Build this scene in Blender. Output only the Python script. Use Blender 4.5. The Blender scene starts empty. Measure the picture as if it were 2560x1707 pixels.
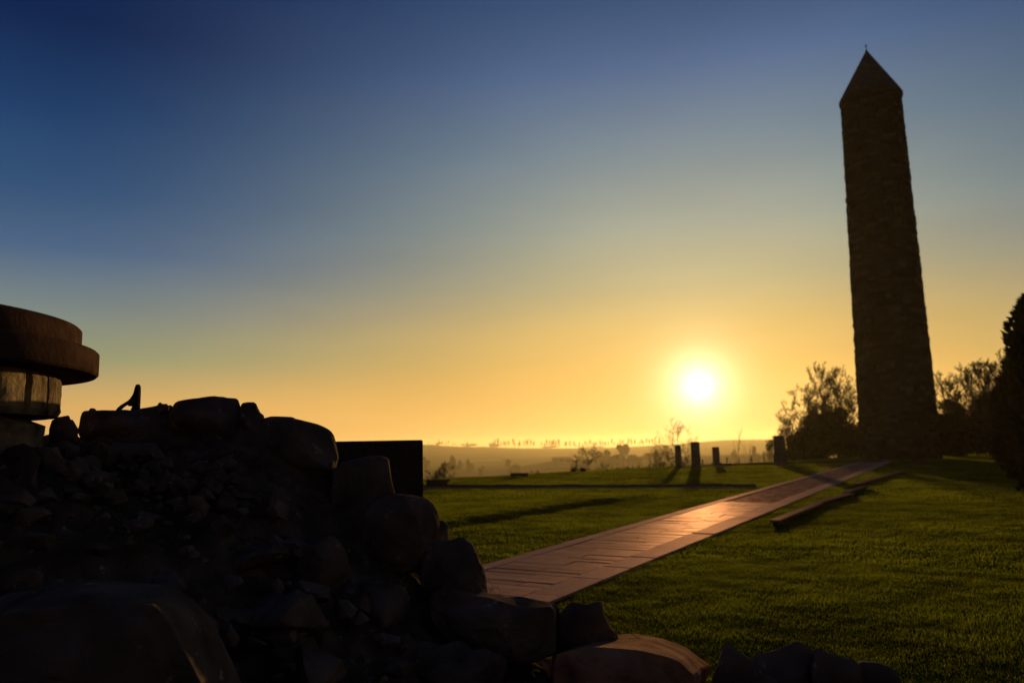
import bpy, bmesh, math, random
import numpy as np
from mathutils import Vector, Matrix, noise

random.seed(7)
rng = np.random.default_rng(7)
sc = bpy.context.scene
col = sc.collection
R = math.radians

# ------------------------------------------------------------------ camera
EYE = 1.75
F = 1920.0                       # focal length in pixels of the 2560 px wide photograph
W, H = 2560.0, 1707.0
S = 2560 / 2352.0
PITCH = R(7.549)
ROLL = R(1.1)
fwd = Vector((0, math.cos(PITCH), math.sin(PITCH)))
r0 = Vector((1, 0, 0)); u0 = r0.cross(fwd)
right = r0 * math.cos(ROLL) - u0 * math.sin(ROLL)
up = u0 * math.cos(ROLL) + r0 * math.sin(ROLL)
CAM = Vector((0, 0, EYE))
cd = bpy.data.cameras.new('camera'); cam = bpy.data.objects.new('camera', cd); col.objects.link(cam)
cam.matrix_world = Matrix(((right.x, up.x, -fwd.x, 0), (right.y, up.y, -fwd.y, 0), (right.z, up.z, -fwd.z, EYE), (0, 0, 0, 1)))
cd.sensor_width = 36; cd.lens = 27.0; cd.clip_start = 0.05; cd.clip_end = 20000
cd.dof.use_dof = True; cd.dof.focus_distance = 5.0; cd.dof.aperture_fstop = 1.9
sc.camera = cam

# ------------------------------------------------------------------ light
SUN_AZ, SUN_EL = 13.61, 3.9
SUN = Vector((math.sin(R(SUN_AZ)) * math.cos(R(SUN_EL)), math.cos(R(SUN_AZ)) * math.cos(R(SUN_EL)), math.sin(R(SUN_EL))))
sd = bpy.data.lights.new('sun', 'SUN'); so = bpy.data.objects.new('sun', sd); col.objects.link(so)
sd.energy = 4.5; sd.angle = R(0.5); sd.color = (1.0, 0.64, 0.27)
so.rotation_euler = (-SUN).to_track_quat('-Z', 'Y').to_euler()

world = bpy.data.worlds.new('World'); sc.world = world; world.use_nodes = True
nt = world.node_tree; nt.nodes.clear()


def srgb(r, g, b):
    f = lambda c: (c / 255 / 12.92) if c / 255 <= 0.04045 else ((c / 255 + 0.055) / 1.055) ** 2.4
    return (f(r), f(g), f(b), 1)


def N(tree, t, **k):
    n = tree.nodes.new(t)
    for a, v in k.items():
        setattr(n, a, v)
    return n


def mth(tree, op, a, b=None, c=None, clamp=False):
    n = N(tree, 'ShaderNodeMath', operation=op); n.use_clamp = clamp
    for i, v in enumerate((a, b, c)):
        if v is None: continue
        if isinstance(v, (int, float)): n.inputs[i].default_value = v
        else: tree.links.new(v, n.inputs[i])
    return n.outputs[0]


def ramp(tree, fac, stops, interp='EASE'):
    n = N(tree, 'ShaderNodeValToRGB'); n.color_ramp.interpolation = interp
    e = n.color_ramp.elements
    while len(e) > 1: e.remove(e[-1])
    e[0].position, e[0].color = stops[0][0], stops[0][1]
    for p, c in stops[1:]:
        x = e.new(p); x.color = c
    tree.links.new(fac, n.inputs[0])
    return n.outputs[0]


def vmth(tree, op, a, b=None):
    n = N(tree, 'ShaderNodeVectorMath', operation=op)
    for i, v in enumerate((a, b)):
        if v is None: continue
        if isinstance(v, (tuple, Vector)): n.inputs[i].default_value = v
        else: tree.links.new(v, n.inputs[i])
    return n


def mixc(tree, fac, a, b, mode='MIX'):
    n = N(tree, 'ShaderNodeMix', data_type='RGBA', blend_type=mode)
    for sock, v in ((n.inputs[0], fac), (n.inputs[6], a), (n.inputs[7], b)):
        if isinstance(v, (int, float)): sock.default_value = v
        elif isinstance(v, tuple): sock.default_value = v
        else: tree.links.new(v, sock)
    return n.outputs[2]


tc = N(nt, 'ShaderNodeTexCoord')
D = vmth(nt, 'NORMALIZE', tc.outputs['Generated']).outputs[0]
sep = N(nt, 'ShaderNodeSeparateXYZ'); nt.links.new(D, sep.inputs[0])
el = mth(nt, 'MULTIPLY', mth(nt, 'ARCSINE', sep.outputs[2]), 2 / math.pi)          # 0..1 from horizon to zenith
fl = vmth(nt, 'NORMALIZE', vmth(nt, 'MULTIPLY', D, (1, 1, 0)).outputs[0]).outputs[0]
daz = mth(nt, 'MULTIPLY', mth(nt, 'ARCCOSINE', vmth(nt, 'DOT_PRODUCT', fl, (math.sin(R(SUN_AZ)), math.cos(R(SUN_AZ)), 0)).outputs['Value']), 180 / math.pi)
gam = mth(nt, 'MULTIPLY', mth(nt, 'ARCCOSINE', vmth(nt, 'DOT_PRODUCT', D, tuple(SUN)).outputs['Value']), 180 / math.pi)
q = lambda d: d / 90.0
GND = (0.02, 0.018, 0.012, 1)
ZEN = srgb(24, 38, 72)
near = ramp(nt, el, [(0, srgb(255, 196, 106)), (q(2), srgb(250, 192, 100)), (q(5), srgb(228, 178, 92)), (q(8), srgb(203, 170, 100)), (q(11.5), srgb(166, 160, 126)),
                     (q(15.5), srgb(140, 151, 142)), (q(21), srgb(110, 131, 145)), (q(26.5), srgb(78, 104, 142)), (q(31), srgb(52, 79, 118)), (q(50), srgb(26, 50, 92)), (1, ZEN)], 'LINEAR')
side = ramp(nt, el, [(0, srgb(238, 180, 104)), (q(3), srgb(218, 172, 102)), (q(6), srgb(152, 154, 116)), (q(9.5), srgb(116, 129, 130)), (q(13), srgb(74, 100, 132)),
                     (q(17), srgb(46, 80, 120)), (q(22), srgb(22, 58, 102)), (q(27), srgb(4, 34, 78)), (q(50), srgb(6, 28, 70)), (1, ZEN)], 'LINEAR')
anti = ramp(nt, el, [(0, srgb(104, 80, 72)), (q(6), srgb(102, 80, 76)), (q(12), srgb(80, 72, 84)), (q(22), srgb(54, 62, 90)), (q(50), srgb(26, 40, 74)), (1, ZEN)], 'LINEAR')
f1 = mth(nt, 'SMOOTHSTEP', daz, None) if False else N(nt, 'ShaderNodeMapRange', interpolation_type='SMOOTHSTEP')
f1.inputs['From Min'].default_value = 4; f1.inputs['From Max'].default_value = 46
nt.links.new(daz, f1.inputs['Value'])
f2 = N(nt, 'ShaderNodeMapRange', interpolation_type='SMOOTHSTEP')
f2.inputs['From Min'].default_value = 46; f2.inputs['From Max'].default_value = 130
nt.links.new(daz, f2.inputs['Value'])
sky = mixc(nt, f2.outputs[0], mixc(nt, f1.outputs[0], near, side), anti)


def expo(k, scale, color):
    v = mth(nt, 'EXPONENT', mth(nt, 'MULTIPLY', gam, -1.0 / scale))
    v = mth(nt, 'MULTIPLY', v, k)
    n = N(nt, 'ShaderNodeVectorMath', operation='SCALE'); n.inputs[0].default_value = color[:3]; nt.links.new(v, n.inputs['Scale'])
    return n.outputs[0]


g1 = expo(0.5, 2.0, (1.0, 0.78, 0.36))
gg = mth(nt, 'MULTIPLY', mth(nt, 'EXPONENT', mth(nt, 'MULTIPLY', gam, -1 / 1.1)), 2.3)
g2n = N(nt, 'ShaderNodeVectorMath', operation='SCALE'); g2n.inputs[0].default_value = (1, 0.95, 0.72); nt.links.new(gg, g2n.inputs['Scale'])
glow = vmth(nt, 'ADD', g1, g2n.outputs[0]).outputs[0]
gq = mth(nt, 'MULTIPLY', mth(nt, 'EXPONENT', mth(nt, 'MULTIPLY', mth(nt, 'POWER', mth(nt, 'DIVIDE', gam, 14.0), 2.0), -1.0)), 0.24)
g3n = N(nt, 'ShaderNodeVectorMath', operation='SCALE'); g3n.inputs[0].default_value = (1.0, 0.68, 0.22); nt.links.new(gq, g3n.inputs['Scale']); g3 = g3n.outputs[0]
glow = vmth(nt, 'ADD', glow, g3).outputs[0]
skyall = vmth(nt, 'ADD', sky, glow).outputs[0]
mp = N(nt, 'ShaderNodeMapping'); mp.inputs['Scale'].default_value = (1, 1, 4.5); mp.inputs['Rotation'].default_value = (0, R(9), 0); nt.links.new(D, mp.inputs['Vector'])
wn = N(nt, 'ShaderNodeTexNoise'); wn.inputs['Scale'].default_value = 2.6; wn.inputs['Detail'].default_value = 5; nt.links.new(mp.outputs[0], wn.inputs['Vector'])
wk = N(nt, 'ShaderNodeMapRange'); wk.inputs['From Min'].default_value = .3; wk.inputs['From Max'].default_value = .7; wk.inputs['To Min'].default_value = .95; wk.inputs['To Max'].default_value = 1.05; nt.links.new(wn.outputs['Fac'], wk.inputs['Value'])
sv = N(nt, 'ShaderNodeVectorMath', operation='SCALE'); nt.links.new(skyall, sv.inputs[0]); nt.links.new(wk.outputs[0], sv.inputs['Scale']); skyall = sv.outputs[0]
below = N(nt, 'ShaderNodeMath', operation='LESS_THAN'); nt.links.new(sep.outputs[2], below.inputs[0]); below.inputs[1].default_value = -0.03
skyall = mixc(nt, below.outputs[0], skyall, GND)
bg = N(nt, 'ShaderNodeBackground'); nt.links.new(skyall, bg.inputs[0]); bg.inputs[1].default_value = 1.0
nish = N(nt, 'ShaderNodeTexSky', sky_type='NISHITA'); nish.sun_disc = False
nish.sun_elevation = R(SUN_EL); nish.sun_rotation = R(SUN_AZ); nish.air_density = 1.5; nish.dust_density = 3.0
bg2 = N(nt, 'ShaderNodeBackground'); nt.links.new(nish.outputs[0], bg2.inputs[0]); bg2.inputs[1].default_value = 0.002
ad = N(nt, 'ShaderNodeAddShader'); nt.links.new(bg.outputs[0], ad.inputs[0]); nt.links.new(bg2.outputs[0], ad.inputs[1])
out = N(nt, 'ShaderNodeOutputWorld'); nt.links.new(ad.outputs[0], out.inputs[0])

vs = sc.view_settings
vs.view_transform = 'Standard'; vs.look = 'None'; vs.exposure = 0; vs.gamma = 1; vs.use_curve_mapping = False
sc.render.engine = 'CYCLES'
cy = sc.cycles
cy.use_denoising = True; cy.denoiser = 'OPENIMAGEDENOISE'
cy.max_bounces = 6; cy.volume_bounces = 0; cy.transparent_max_bounces = 8; cy.sample_clamp_indirect = 4
cy.use_adaptive_sampling = True; cy.adaptive_threshold = 0.01

# ------------------------------------------------------------------ helpers


def ray(x, y):
    """direction through a pixel of the photograph (2352 px wide copy), unit step along the view axis"""
    return fwd + right * ((x * S - W / 2) / F) - up * ((y * S - H / 2) / F)


def at(x, y, depth):
    return CAM + ray(x, y) * depth


def on_plane(x, y, z=0.0):
    r = ray(x, y); return CAM + r * ((z - EYE) / r.z)


def on_dist(x, y, dist):
    r = ray(x, y); return CAM + r * (dist / math.hypot(r.x, r.y))


class MB:
    def __init__(s): s.v = []; s.f = []; s.t = []
    def add(s, vs, fs, tint=0.5):
        o = len(s.v); s.v.extend([tuple(p) for p in vs]); s.f.extend([tuple(i + o for i in f) for f in fs]); s.t.extend([tint] * len(vs))
    def box(s, a, b, M=None, tint=0.5):
        vs = [Vector((x, y, z)) for z in (a[2], b[2]) for y in (a[1], b[1]) for x in (a[0], b[0])]
        if M is not None: vs = [M @ p for p in vs]
        s.add(vs, [(0, 2, 3, 1), (4, 5, 7, 6), (0, 1, 5, 4), (2, 6, 7, 3), (0, 4, 6, 2), (1, 3, 7, 5)], tint)
    def tube(s, pts, rads, n=5, cap=True, tint=0.5):
        rings = []; vs = []
        for i, p in enumerate(pts):
            p = Vector(p)
            d = (Vector(pts[min(i + 1, len(pts) - 1)]) - Vector(pts[max(i - 1, 0)])).normalized()
            a = d.orthogonal().normalized(); b = d.cross(a)
            for k in range(n):
                t = 2 * math.pi * k / n
                vs.append(p + (a * math.cos(t) + b * math.sin(t)) * rads[i])
        fs = []
        for i in range(len(pts) - 1):
            for k in range(n):
                k2 = (k + 1) % n
                fs.append((i * n + k, i * n + k2, (i + 1) * n + k2, (i + 1) * n + k))
        if cap:
            fs.append(tuple(reversed(range(n)))); fs.append(tuple((len(pts) - 1) * n + k for k in range(n)))
        s.add(vs, fs, tint)
    def lathe(s, prof, n=48, M=None, tint=0.5):
        vs = []; fs = []
        for r, z in prof:
            for k in range(n):
                t = 2 * math.pi * k / n
                p = Vector((r * math.cos(t), r * math.sin(t), z)); vs.append(M @ p if M else p)
        for i in range(len(prof) - 1):
            for k in range(n):
                k2 = (k + 1) % n
                fs.append((i * n + k, i * n + k2, (i + 1) * n + k2, (i + 1) * n + k))
        s.add(vs, fs, tint)
    def mesh(s, name, smooth=False):
        m = bpy.data.meshes.new(name); m.from_pydata(s.v, [], s.f); m.update()
        a = m.attributes.new('tint', 'FLOAT', 'POINT'); a.data.foreach_set('value', np.array(s.t, dtype=np.float32))
        if smooth: m.polygons.foreach_set('use_smooth', [True] * len(m.polygons))
        return m
    def obj(s, name, mat, parent=None, smooth=False, loc=None):
        return link(name, s.mesh(name, smooth), mat, parent, loc)


def link(name, mesh, mat, parent=None, loc=None):
    if mat is not None and not mesh.materials: mesh.materials.append(mat)
    o = bpy.data.objects.new(name, mesh); col.objects.link(o)
    if parent is not None: o.parent = parent
    if loc is not None: o.location = loc
    return o


def tag(o, label=None, cat=None, group=None, kind=None):
    if label: o['label'] = label
    if cat: o['category'] = cat
    if group: o['group'] = group
    if kind: o['kind'] = kind
    return o


def empty(name, loc, rz=0.0):
    o = bpy.data.objects.new(name, None); col.objects.link(o); o.location = loc; o.rotation_euler = (0, 0, rz); o.empty_display_size = 0.3
    return o


def copy_tree(o, parent=None):
    c = o.copy(); col.objects.link(c)
    if parent is not None: c.parent = parent
    for ch in o.children: copy_tree(ch, c)
    return c

# ------------------------------------------------------------------ materials


def new_mat(name):
    m = bpy.data.materials.new(name); m.use_nodes = True
    b = m.node_tree.nodes['Principled BSDF']
    return m, m.node_tree, b


def stone_mat(name, c0, c1, spot=None, scale=6.0, rough=0.85, bump=0.5, bump_scale=20.0, tint=0.0, spec=0.0, spot_thr=0.62, coord='Object', spot_scale=2.2, stint=None):
    m, t, b = new_mat(name)
    tcn = N(t, 'ShaderNodeTexCoord')
    n1 = N(t, 'ShaderNodeTexNoise'); n1.inputs['Scale'].default_value = scale; n1.inputs['Detail'].default_value = 8
    t.links.new(tcn.outputs[coord], n1.inputs['Vector'])
    c = ramp(t, n1.outputs['Fac'], [(0.3, (*c0, 1)), (0.7, (*c1, 1))], 'LINEAR')
    if tint:
        at_ = N(t, 'ShaderNodeAttribute', attribute_name='tint')
        k = N(t, 'ShaderNodeMapRange'); k.inputs['To Min'].default_value = 1 - tint; k.inputs['To Max'].default_value = 1 + tint * 1.6
        t.links.new(at_.outputs['Fac'], k.inputs['Value'])
        v = N(t, 'ShaderNodeVectorMath', operation='SCALE'); t.links.new(c, v.inputs[0]); t.links.new(k.outputs[0], v.inputs['Scale']); c = v.outputs[0]
    if spot:
        n2 = N(t, 'ShaderNodeTexNoise'); n2.inputs['Scale'].default_value = scale * spot_scale; n2.inputs['Detail'].default_value = 5; n2.inputs['Roughness'].default_value = 0.7
        t.links.new(tcn.outputs[coord], n2.inputs['Vector'])
        fac = ramp(t, n2.outputs['Fac'], [(spot_thr, (0, 0, 0, 1)), (spot_thr + 0.06, (1, 1, 1, 1))], 'LINEAR')
        c = mixc(t, fac, c, (*spot, 1))
    t.links.new(c, b.inputs['Base Color'])
    b.inputs['Roughness'].default_value = rough; b.inputs['Specular IOR Level'].default_value = spec
    n3 = N(t, 'ShaderNodeTexNoise'); n3.inputs['Scale'].default_value = bump_scale; n3.inputs['Detail'].default_value = 10; n3.inputs['Roughness'].default_value = 0.65
    t.links.new(tcn.outputs[coord], n3.inputs['Vector'])
    bp = N(t, 'ShaderNodeBump'); bp.inputs['Strength'].default_value = bump; bp.inputs['Distance'].default_value = 0.02
    t.links.new(n3.outputs['Fac'], bp.inputs['Height']); t.links.new(bp.outputs[0], b.inputs['Normal'])
    if stint:           # slightly glossy stone, warm sunset sheen put into the gloss tint
        b.inputs['Specular IOR Level'].default_value = 0
        g = N(t, 'ShaderNodeBsdfGlossy'); g.inputs['Color'].default_value = (*stint, 1); g.inputs['Roughness'].default_value = rough
        t.links.new(bp.outputs[0], g.inputs['Normal'])
        x = N(t, 'ShaderNodeMixShader'); x.inputs[0].default_value = 0.22
        t.links.new(b.outputs[0], x.inputs[1]); t.links.new(g.outputs[0], x.inputs[2]); t.links.new(x.outputs[0], t.nodes['Material Output'].inputs[0])
    return m


def leaf_mat(name, dif, tra, frac=0.5, rough=0.8, var=0.35):
    m = bpy.data.materials.new(name); m.use_nodes = True; t = m.node_tree; t.nodes.clear()
    at_ = N(t, 'ShaderNodeAttribute', attribute_name='tint')
    k = N(t, 'ShaderNodeMapRange'); k.inputs['To Min'].default_value = 1 - var; k.inputs['To Max'].default_value = 1 + var
    t.links.new(at_.outputs['Fac'], k.inputs['Value'])
    def sc_(c):
        v = N(t, 'ShaderNodeVectorMath', operation='SCALE'); v.inputs[0].default_value = c; t.links.new(k.outputs[0], v.inputs['Scale']); return v.outputs[0]
    d = N(t, 'ShaderNodeBsdfDiffuse'); t.links.new(sc_(dif), d.inputs[0])
    r = N(t, 'ShaderNodeBsdfTranslucent'); t.links.new(sc_(tra), r.inputs[0])
    x = N(t, 'ShaderNodeMixShader'); x.inputs[0].default_value = frac
    t.links.new(d.outputs[0], x.inputs[1]); t.links.new(r.outputs[0], x.inputs[2])
    o = N(t, 'ShaderNodeOutputMaterial'); t.links.new(x.outputs[0], o.inputs[0])
    return m


M = {}
M['rock'] = stone_mat('rock', (0.05, 0.036, 0.024), (0.15, 0.112, 0.078), spot=(0.22, 0.19, 0.14), scale=4.0, bump=1.0, bump_scale=17, spot_thr=0.62)
M['rock_sunlit'] = stone_mat('rock_sunlit', (0.13, 0.072, 0.036), (0.36, 0.21, 0.11), scale=5.0, bump=1.0, bump_scale=18)  # copy of rock with low sunlight put into its colour, lighter and redder
M['mound'] = stone_mat('mound', (0.035, 0.025, 0.015), (0.11, 0.082, 0.052), spot=(0.2, 0.18, 0.14), scale=5.0, bump=1.0, bump_scale=12, spot_thr=0.63)
M['tower'] = stone_mat('tower_stone', (0.012, 0.0085, 0.0065), (0.038, 0.03, 0.024), scale=3.0, bump=0.8, bump_scale=9, tint=0.9)
M['mortar'] = stone_mat('mortar', (0.03, 0.024, 0.018), (0.05, 0.04, 0.032), scale=4.0)
M['slate'] = stone_mat('roof_stone', (0.03, 0.028, 0.028), (0.08, 0.07, 0.065), scale=2.5, bump=0.5)
M['dark'] = stone_mat('recess_shade', (0.006, 0.006, 0.006), (0.012, 0.011, 0.01))  # near-black colour standing in for shade inside the tower windows
M['granite'] = stone_mat('granite', (0.012, 0.012, 0.013), (0.03, 0.028, 0.028), scale=30, rough=0.8, bump=0.15, spec=0.0)
M['pillar'] = stone_mat('pillar_stone', (0.06, 0.05, 0.04), (0.13, 0.105, 0.085), scale=6, bump=0.5)
M['table'] = stone_mat('table_stone', (0.04, 0.023, 0.0145), (0.075, 0.042, 0.027), spot=(0.14, 0.095, 0.065), scale=9, rough=0.9, spec=0.0, bump=0.35, bump_scale=40, spot_thr=0.66, spot_scale=3)
M['drum'] = stone_mat('drum_stone', (0.06, 0.045, 0.025), (0.26, 0.19, 0.10), scale=7, rough=0.9, bump=1.0, bump_scale=22, tint=0.3)
M['flag'] = stone_mat('paving_slab', (0.15, 0.092, 0.062), (0.27, 0.165, 0.112), scale=2.5, rough=0.52, bump=0.6, bump_scale=16, tint=0.35, spec=0.0, stint=(.60, .37, .27))
M['edging'] = stone_mat('edging_slab', (0.24, 0.15, 0.10), (0.36, 0.22, 0.15), scale=3, rough=0.65, bump=0.4, bump_scale=18, tint=0.2, spec=0.0, stint=(.60, .37, .27))
M['sett'] = stone_mat('sett', (0.15, 0.092, 0.06), (0.27, 0.165, 0.108), scale=6, rough=0.6, bump=0.5, tint=0.4, stint=(.34, .19, .12))
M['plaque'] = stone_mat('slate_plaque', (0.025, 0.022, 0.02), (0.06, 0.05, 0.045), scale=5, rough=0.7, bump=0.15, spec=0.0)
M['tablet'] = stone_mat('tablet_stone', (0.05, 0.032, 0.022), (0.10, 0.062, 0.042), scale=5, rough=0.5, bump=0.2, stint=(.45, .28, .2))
M['iron'] = stone_mat('iron', (0.012, 0.012, 0.012), (0.03, 0.028, 0.026), scale=20, rough=0.8, bump=0.2, spec=0.0)
M['wood'] = stone_mat('weathered_wood', (0.05, 0.04, 0.03), (0.10, 0.08, 0.06), scale=12, rough=0.9)
M['bark'] = stone_mat('bark', (0.035, 0.026, 0.018), (0.08, 0.06, 0.04), scale=8, rough=0.95)
M['farm'] = stone_mat('barn_wall', (0.10, 0.08, 0.06), (0.16, 0.13, 0.10), scale=0.4)
M['gravel'] = stone_mat('pale_gravel', (0.16, 0.10, 0.065), (0.26, 0.165, 0.11), scale=5, rough=0.9, bump=0.5, spec=0.0)
M['grass'] = leaf_mat('grass_blade', (0.060, 0.068, 0.005), (0.134, 0.150, 0.007), 0.5, var=0.62)
M['weed'] = leaf_mat('dry_weed', (0.10, 0.08, 0.04), (0.06, 0.045, 0.02), 0.35)
M['straw'] = leaf_mat('straw', (0.30, 0.20, 0.09), (0.45, 0.30, 0.12), 0.5)
M['conifer'] = leaf_mat('conifer_needles', (0.012, 0.016, 0.006), (0.008, 0.011, 0.003), 0.25, var=0.4)
M['shrub'] = leaf_mat('evergreen_leaves', (0.022, 0.024, 0.008), (0.02, 0.022, 0.006), 0.3, var=0.5)
M['poplar'] = leaf_mat('poplar_twigs', (0.02, 0.015, 0.01), (0.01, 0.008, 0.005), 0.15, var=0.3)
M['fartree'] = leaf_mat('bare_twigs', (0.03, 0.022, 0.013), (0.015, 0.011, 0.006), 0.2, var=0.3)

# ground: lawn near, fields beyond
gm, t, b = new_mat('ground'); M['ground'] = gm
geo_ = N(t, 'ShaderNodeNewGeometry')
n1 = N(t, 'ShaderNodeTexNoise'); n1.inputs['Scale'].default_value = 1.3; n1.inputs['Detail'].default_value = 9; t.links.new(geo_.outputs['Position'], n1.inputs['Vector'])
lawn = ramp(t, n1.outputs['Fac'], [(0.3, (0.03, 0.036, 0.004, 1)), (0.7, (0.06, 0.07, 0.008, 1))], 'LINEAR')
n2 = N(t, 'ShaderNodeTexVoronoi'); n2.inputs['Scale'].default_value = 0.006; t.links.new(geo_.outputs['Position'], n2.inputs['Vector'])
field = mixc(t, n2.outputs['Color'], (0.035, 0.034, 0.012, 1), (0.085, 0.066, 0.035, 1))
at_ = N(t, 'ShaderNodeAttribute', attribute_name='tint')
t.links.new(mixc(t, at_.outputs['Fac'], lawn, field), b.inputs['Base Color'])
b.inputs['Roughness'].default_value = 1.0; b.inputs['Specular IOR Level'].default_value = 0.0

# ------------------------------------------------------------------ terrain
EDGE = np.array([[-400, -250], [-60, -10], [-3.5, 40.9], [9.3, 52.4], [20.2, 58.8], [29.6, 68.5], [45, 76], [90, 90], [400, 130]], float)


def az_el(pts):
    o = []
    for x, y in pts:
        r = ray(x, y); o.append((math.atan2(r.x, r.y), r.z / math.hypot(r.x, r.y)))
    return np.array(sorted(o))


RIDGE = az_el([(a / S, b_ / S) for a, b_ in [(-600, 1130), (700, 1116), (1061, 1111), (1090, 1111), (1106, 1114), (1175, 1117), (1215, 1116), (1250, 1118), (1300, 1120), (1352, 1120), (1440, 1120),
                                       (1560, 1117), (1660, 1112), (1740, 1105), (1815, 1099), (1900, 1098), (2050, 1098), (2560, 1085), (3400, 1070)]])
MID = az_el([(a / S, b_ / S) for a, b_ in [(1000, 1192), (1200, 1182), (1270, 1176), (1306, 1167), (1345, 1158), (1382, 1152), (1430, 1148), (1500, 1148), (1570, 1145), (1700, 1140), (1900, 1133), (2200, 1125), (2560, 1120)]])
BANK_A, BANK_B = np.array([-3.2, 14.4]), np.array([4.6, 25.4])


def terrain(x, y):
    x = np.asarray(x, float); y = np.asarray(y, float)
    d = np.hypot(x, y); az = np.arctan2(x, y)
    s = y - np.interp(x, EDGE[:, 0], EDGE[:, 1])
    z = np.where(s > 0, -0.16 * np.minimum(s, 215) + 0.16 * np.minimum(s, 2.0) * 0.5, 0.0)
    k = np.clip((d - 1500) / 1900, 0, 1); k = k * k * (3 - 2 * k)
    rz = EYE + np.interp(az, RIDGE[:, 0], RIDGE[:, 1]) * 3400
    zr = z * (1 - k) + rz * k - np.clip(d - 3400, 0, None) * 0.02
    z = np.where(s > 0, zr, z)
    mz = EYE + np.interp(az, MID[:, 0], MID[:, 1]) * 1000
    kk = np.exp(-((d - 1000) / 140.0) ** 2)
    z = np.where(s > 0, np.maximum(z, z * (1 - kk) + mz * kk), z)
    # low grass bank crossing the left lawn
    u = (BANK_B - BANK_A) / np.linalg.norm(BANK_B - BANK_A); n = np.array([-u[1], u[0]])
    a = (x - BANK_A[0]) * u[0] + (y - BANK_A[1]) * u[1]; c = (x - BANK_A[0]) * n[0] + (y - BANK_A[1]) * n[1]
    L = np.linalg.norm(BANK_B - BANK_A)
    along = np.clip(np.minimum((a + 6) / 3, (L + 1 - a) / 4), 0, 1)
    stp = np.clip(c / 0.7 + 0.5, 0, 1); stp = stp * stp * (3 - 2 * stp)
    z = z + np.where(s < 0, 0.10 * stp * along * np.clip(1 - (c - 1) / 5, 0, 1), 0)
    return z


azs = np.unique(np.concatenate([np.arange(-180, 180, 6.0), np.arange(-48, 48.1, 0.75)]))
azs = azs[azs < 180]
ds = [0.3]
while ds[-1] < 5200:
    ds.append(ds[-1] * (1.022 if 7 < ds[-1] < 75 else 1.06) + 0.02)
ds = np.array(ds)
A_, D_ = np.meshgrid(np.radians(azs), ds, indexing='ij')
X = D_ * np.sin(A_); Y = D_ * np.cos(A_)
Z = terrain(X, Y)
na, nd = X.shape
vv = np.stack([X, Y, Z], -1).reshape(-1, 3)
ff = []
for i in range(na):
    j = (i + 1) % na
    for k in range(nd - 1):
        ff.append((i * nd + k, i * nd + k + 1, j * nd + k + 1, j * nd + k))
c0 = len(vv); vv = np.vstack([vv, [[0, 0, 0]]])
for i in range(na): ff.append((c0, i * nd, ((i + 1) % na) * nd))
gme = bpy.data.meshes.new('ground'); gme.from_pydata(vv.tolist(), [], ff); gme.update()
gme.polygons.foreach_set('use_smooth', [True] * len(gme.polygons))
sE = np.append((Y - np.interp(X, EDGE[:, 0], EDGE[:, 1])).reshape(-1), -1)
ga = gme.attributes.new('tint', 'FLOAT', 'POINT'); ga.data.foreach_set('value', np.clip(sE / 20, 0, 1).astype(np.float32))
tag(link('ground', gme, M['ground']), 'green lawn on a rise with hazy fields and hills beyond', kind='structure')


def tz(x, y): return float(terrain(x, y))


# haze: one closed box round everything, thin evening mist
hm = bpy.data.materials.new('haze'); hm.use_nodes = True; ht = hm.node_tree; ht.nodes.clear()
pv = N(ht, 'ShaderNodeVolumePrincipled'); pv.inputs['Color'].default_value = (0.78, 0.65, 0.34, 1); pv.inputs['Density'].default_value = 0.00011; pv.inputs['Anisotropy'].default_value = 0.6
ho = N(ht, 'ShaderNodeOutputMaterial'); ht.links.new(pv.outputs[0], ho.inputs['Volume'])
hb = MB(); hb.box((-5800, -5800, float(Z.min()) - 1), (5800, 5800, 36.5))
tag(hb.obj('haze', hm), 'thin golden evening haze over the fields', kind='stuff')

# ------------------------------------------------------------------ path
U2 = Vector((0.496, 0.868, 0)).normalized(); N2 = Vector((U2.y, -U2.x, 0))
PL, PJ, PR, PLI = -6.05, -4.42, -3.99, -5.78      # left edge, joint of the right border, right edge, inner side of left border
PM = Matrix(((N2.x, U2.x, 0, 0), (N2.y, U2.y, 0, 0), (0, 0, 1, 0), (0, 0, 0, 1)))   # local x across, local y along the path


def slab_mesh(name):
    bm = bmesh.new(); bmesh.ops.create_cube(bm, size=1.0)
    bmesh.ops.bevel(bm, geom=[e for e in bm.edges if all(v.co.z > 0 for v in e.verts)], offset=0.02, segments=1, affect='EDGES')
    m = bpy.data.meshes.new(name); bm.to_mesh(m); bm.free()
    return m


path = tag(empty('path', (0, 0, 0)), 'stone flagged path running across the lawn to the tower', kind='structure')
bed = MB(); bed.box((PL + 0.02, 2.5, -0.06), (PR - 0.02, 62.5, 0.006), PM)
bedo = bed.obj('path_bed', M['sett'], path)
slab_vars = []
for i in range(6):
    m = slab_mesh('slab'); m.materials.append(M['flag'])
    a = m.attributes.new('tint', 'FLOAT', 'POINT'); a.data.foreach_set('value', [0.05 + 0.18 * i] * len(m.vertices)); slab_vars.append(m)
edge_vars = []
for i in range(4):
    m = slab_mesh('edging'); m.materials.append(M['edging'])
    a = m.attributes.new('tint', 'FLOAT', 'POINT'); a.data.foreach_set('value', [0.2 + 0.2 * i] * len(m.vertices)); edge_vars.append(m)


def put_slab(name, vars_, x0, x1, y0, y1, top, th=0.07):
    o = bpy.data.objects.new(name, random.choice(vars_)); col.objects.link(o); o.parent = path
    c = PM @ Vector(((x0 + x1) / 2, (y0 + y1) / 2, top - th / 2)); o.location = c
    o.rotation_euler = (random.uniform(-.0045, .0045), random.uniform(-.004, .004), math.atan2(-N2.y, N2.x) * -1)
    o.scale = (x1 - x0, y1 - y0, th)
    return o


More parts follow.
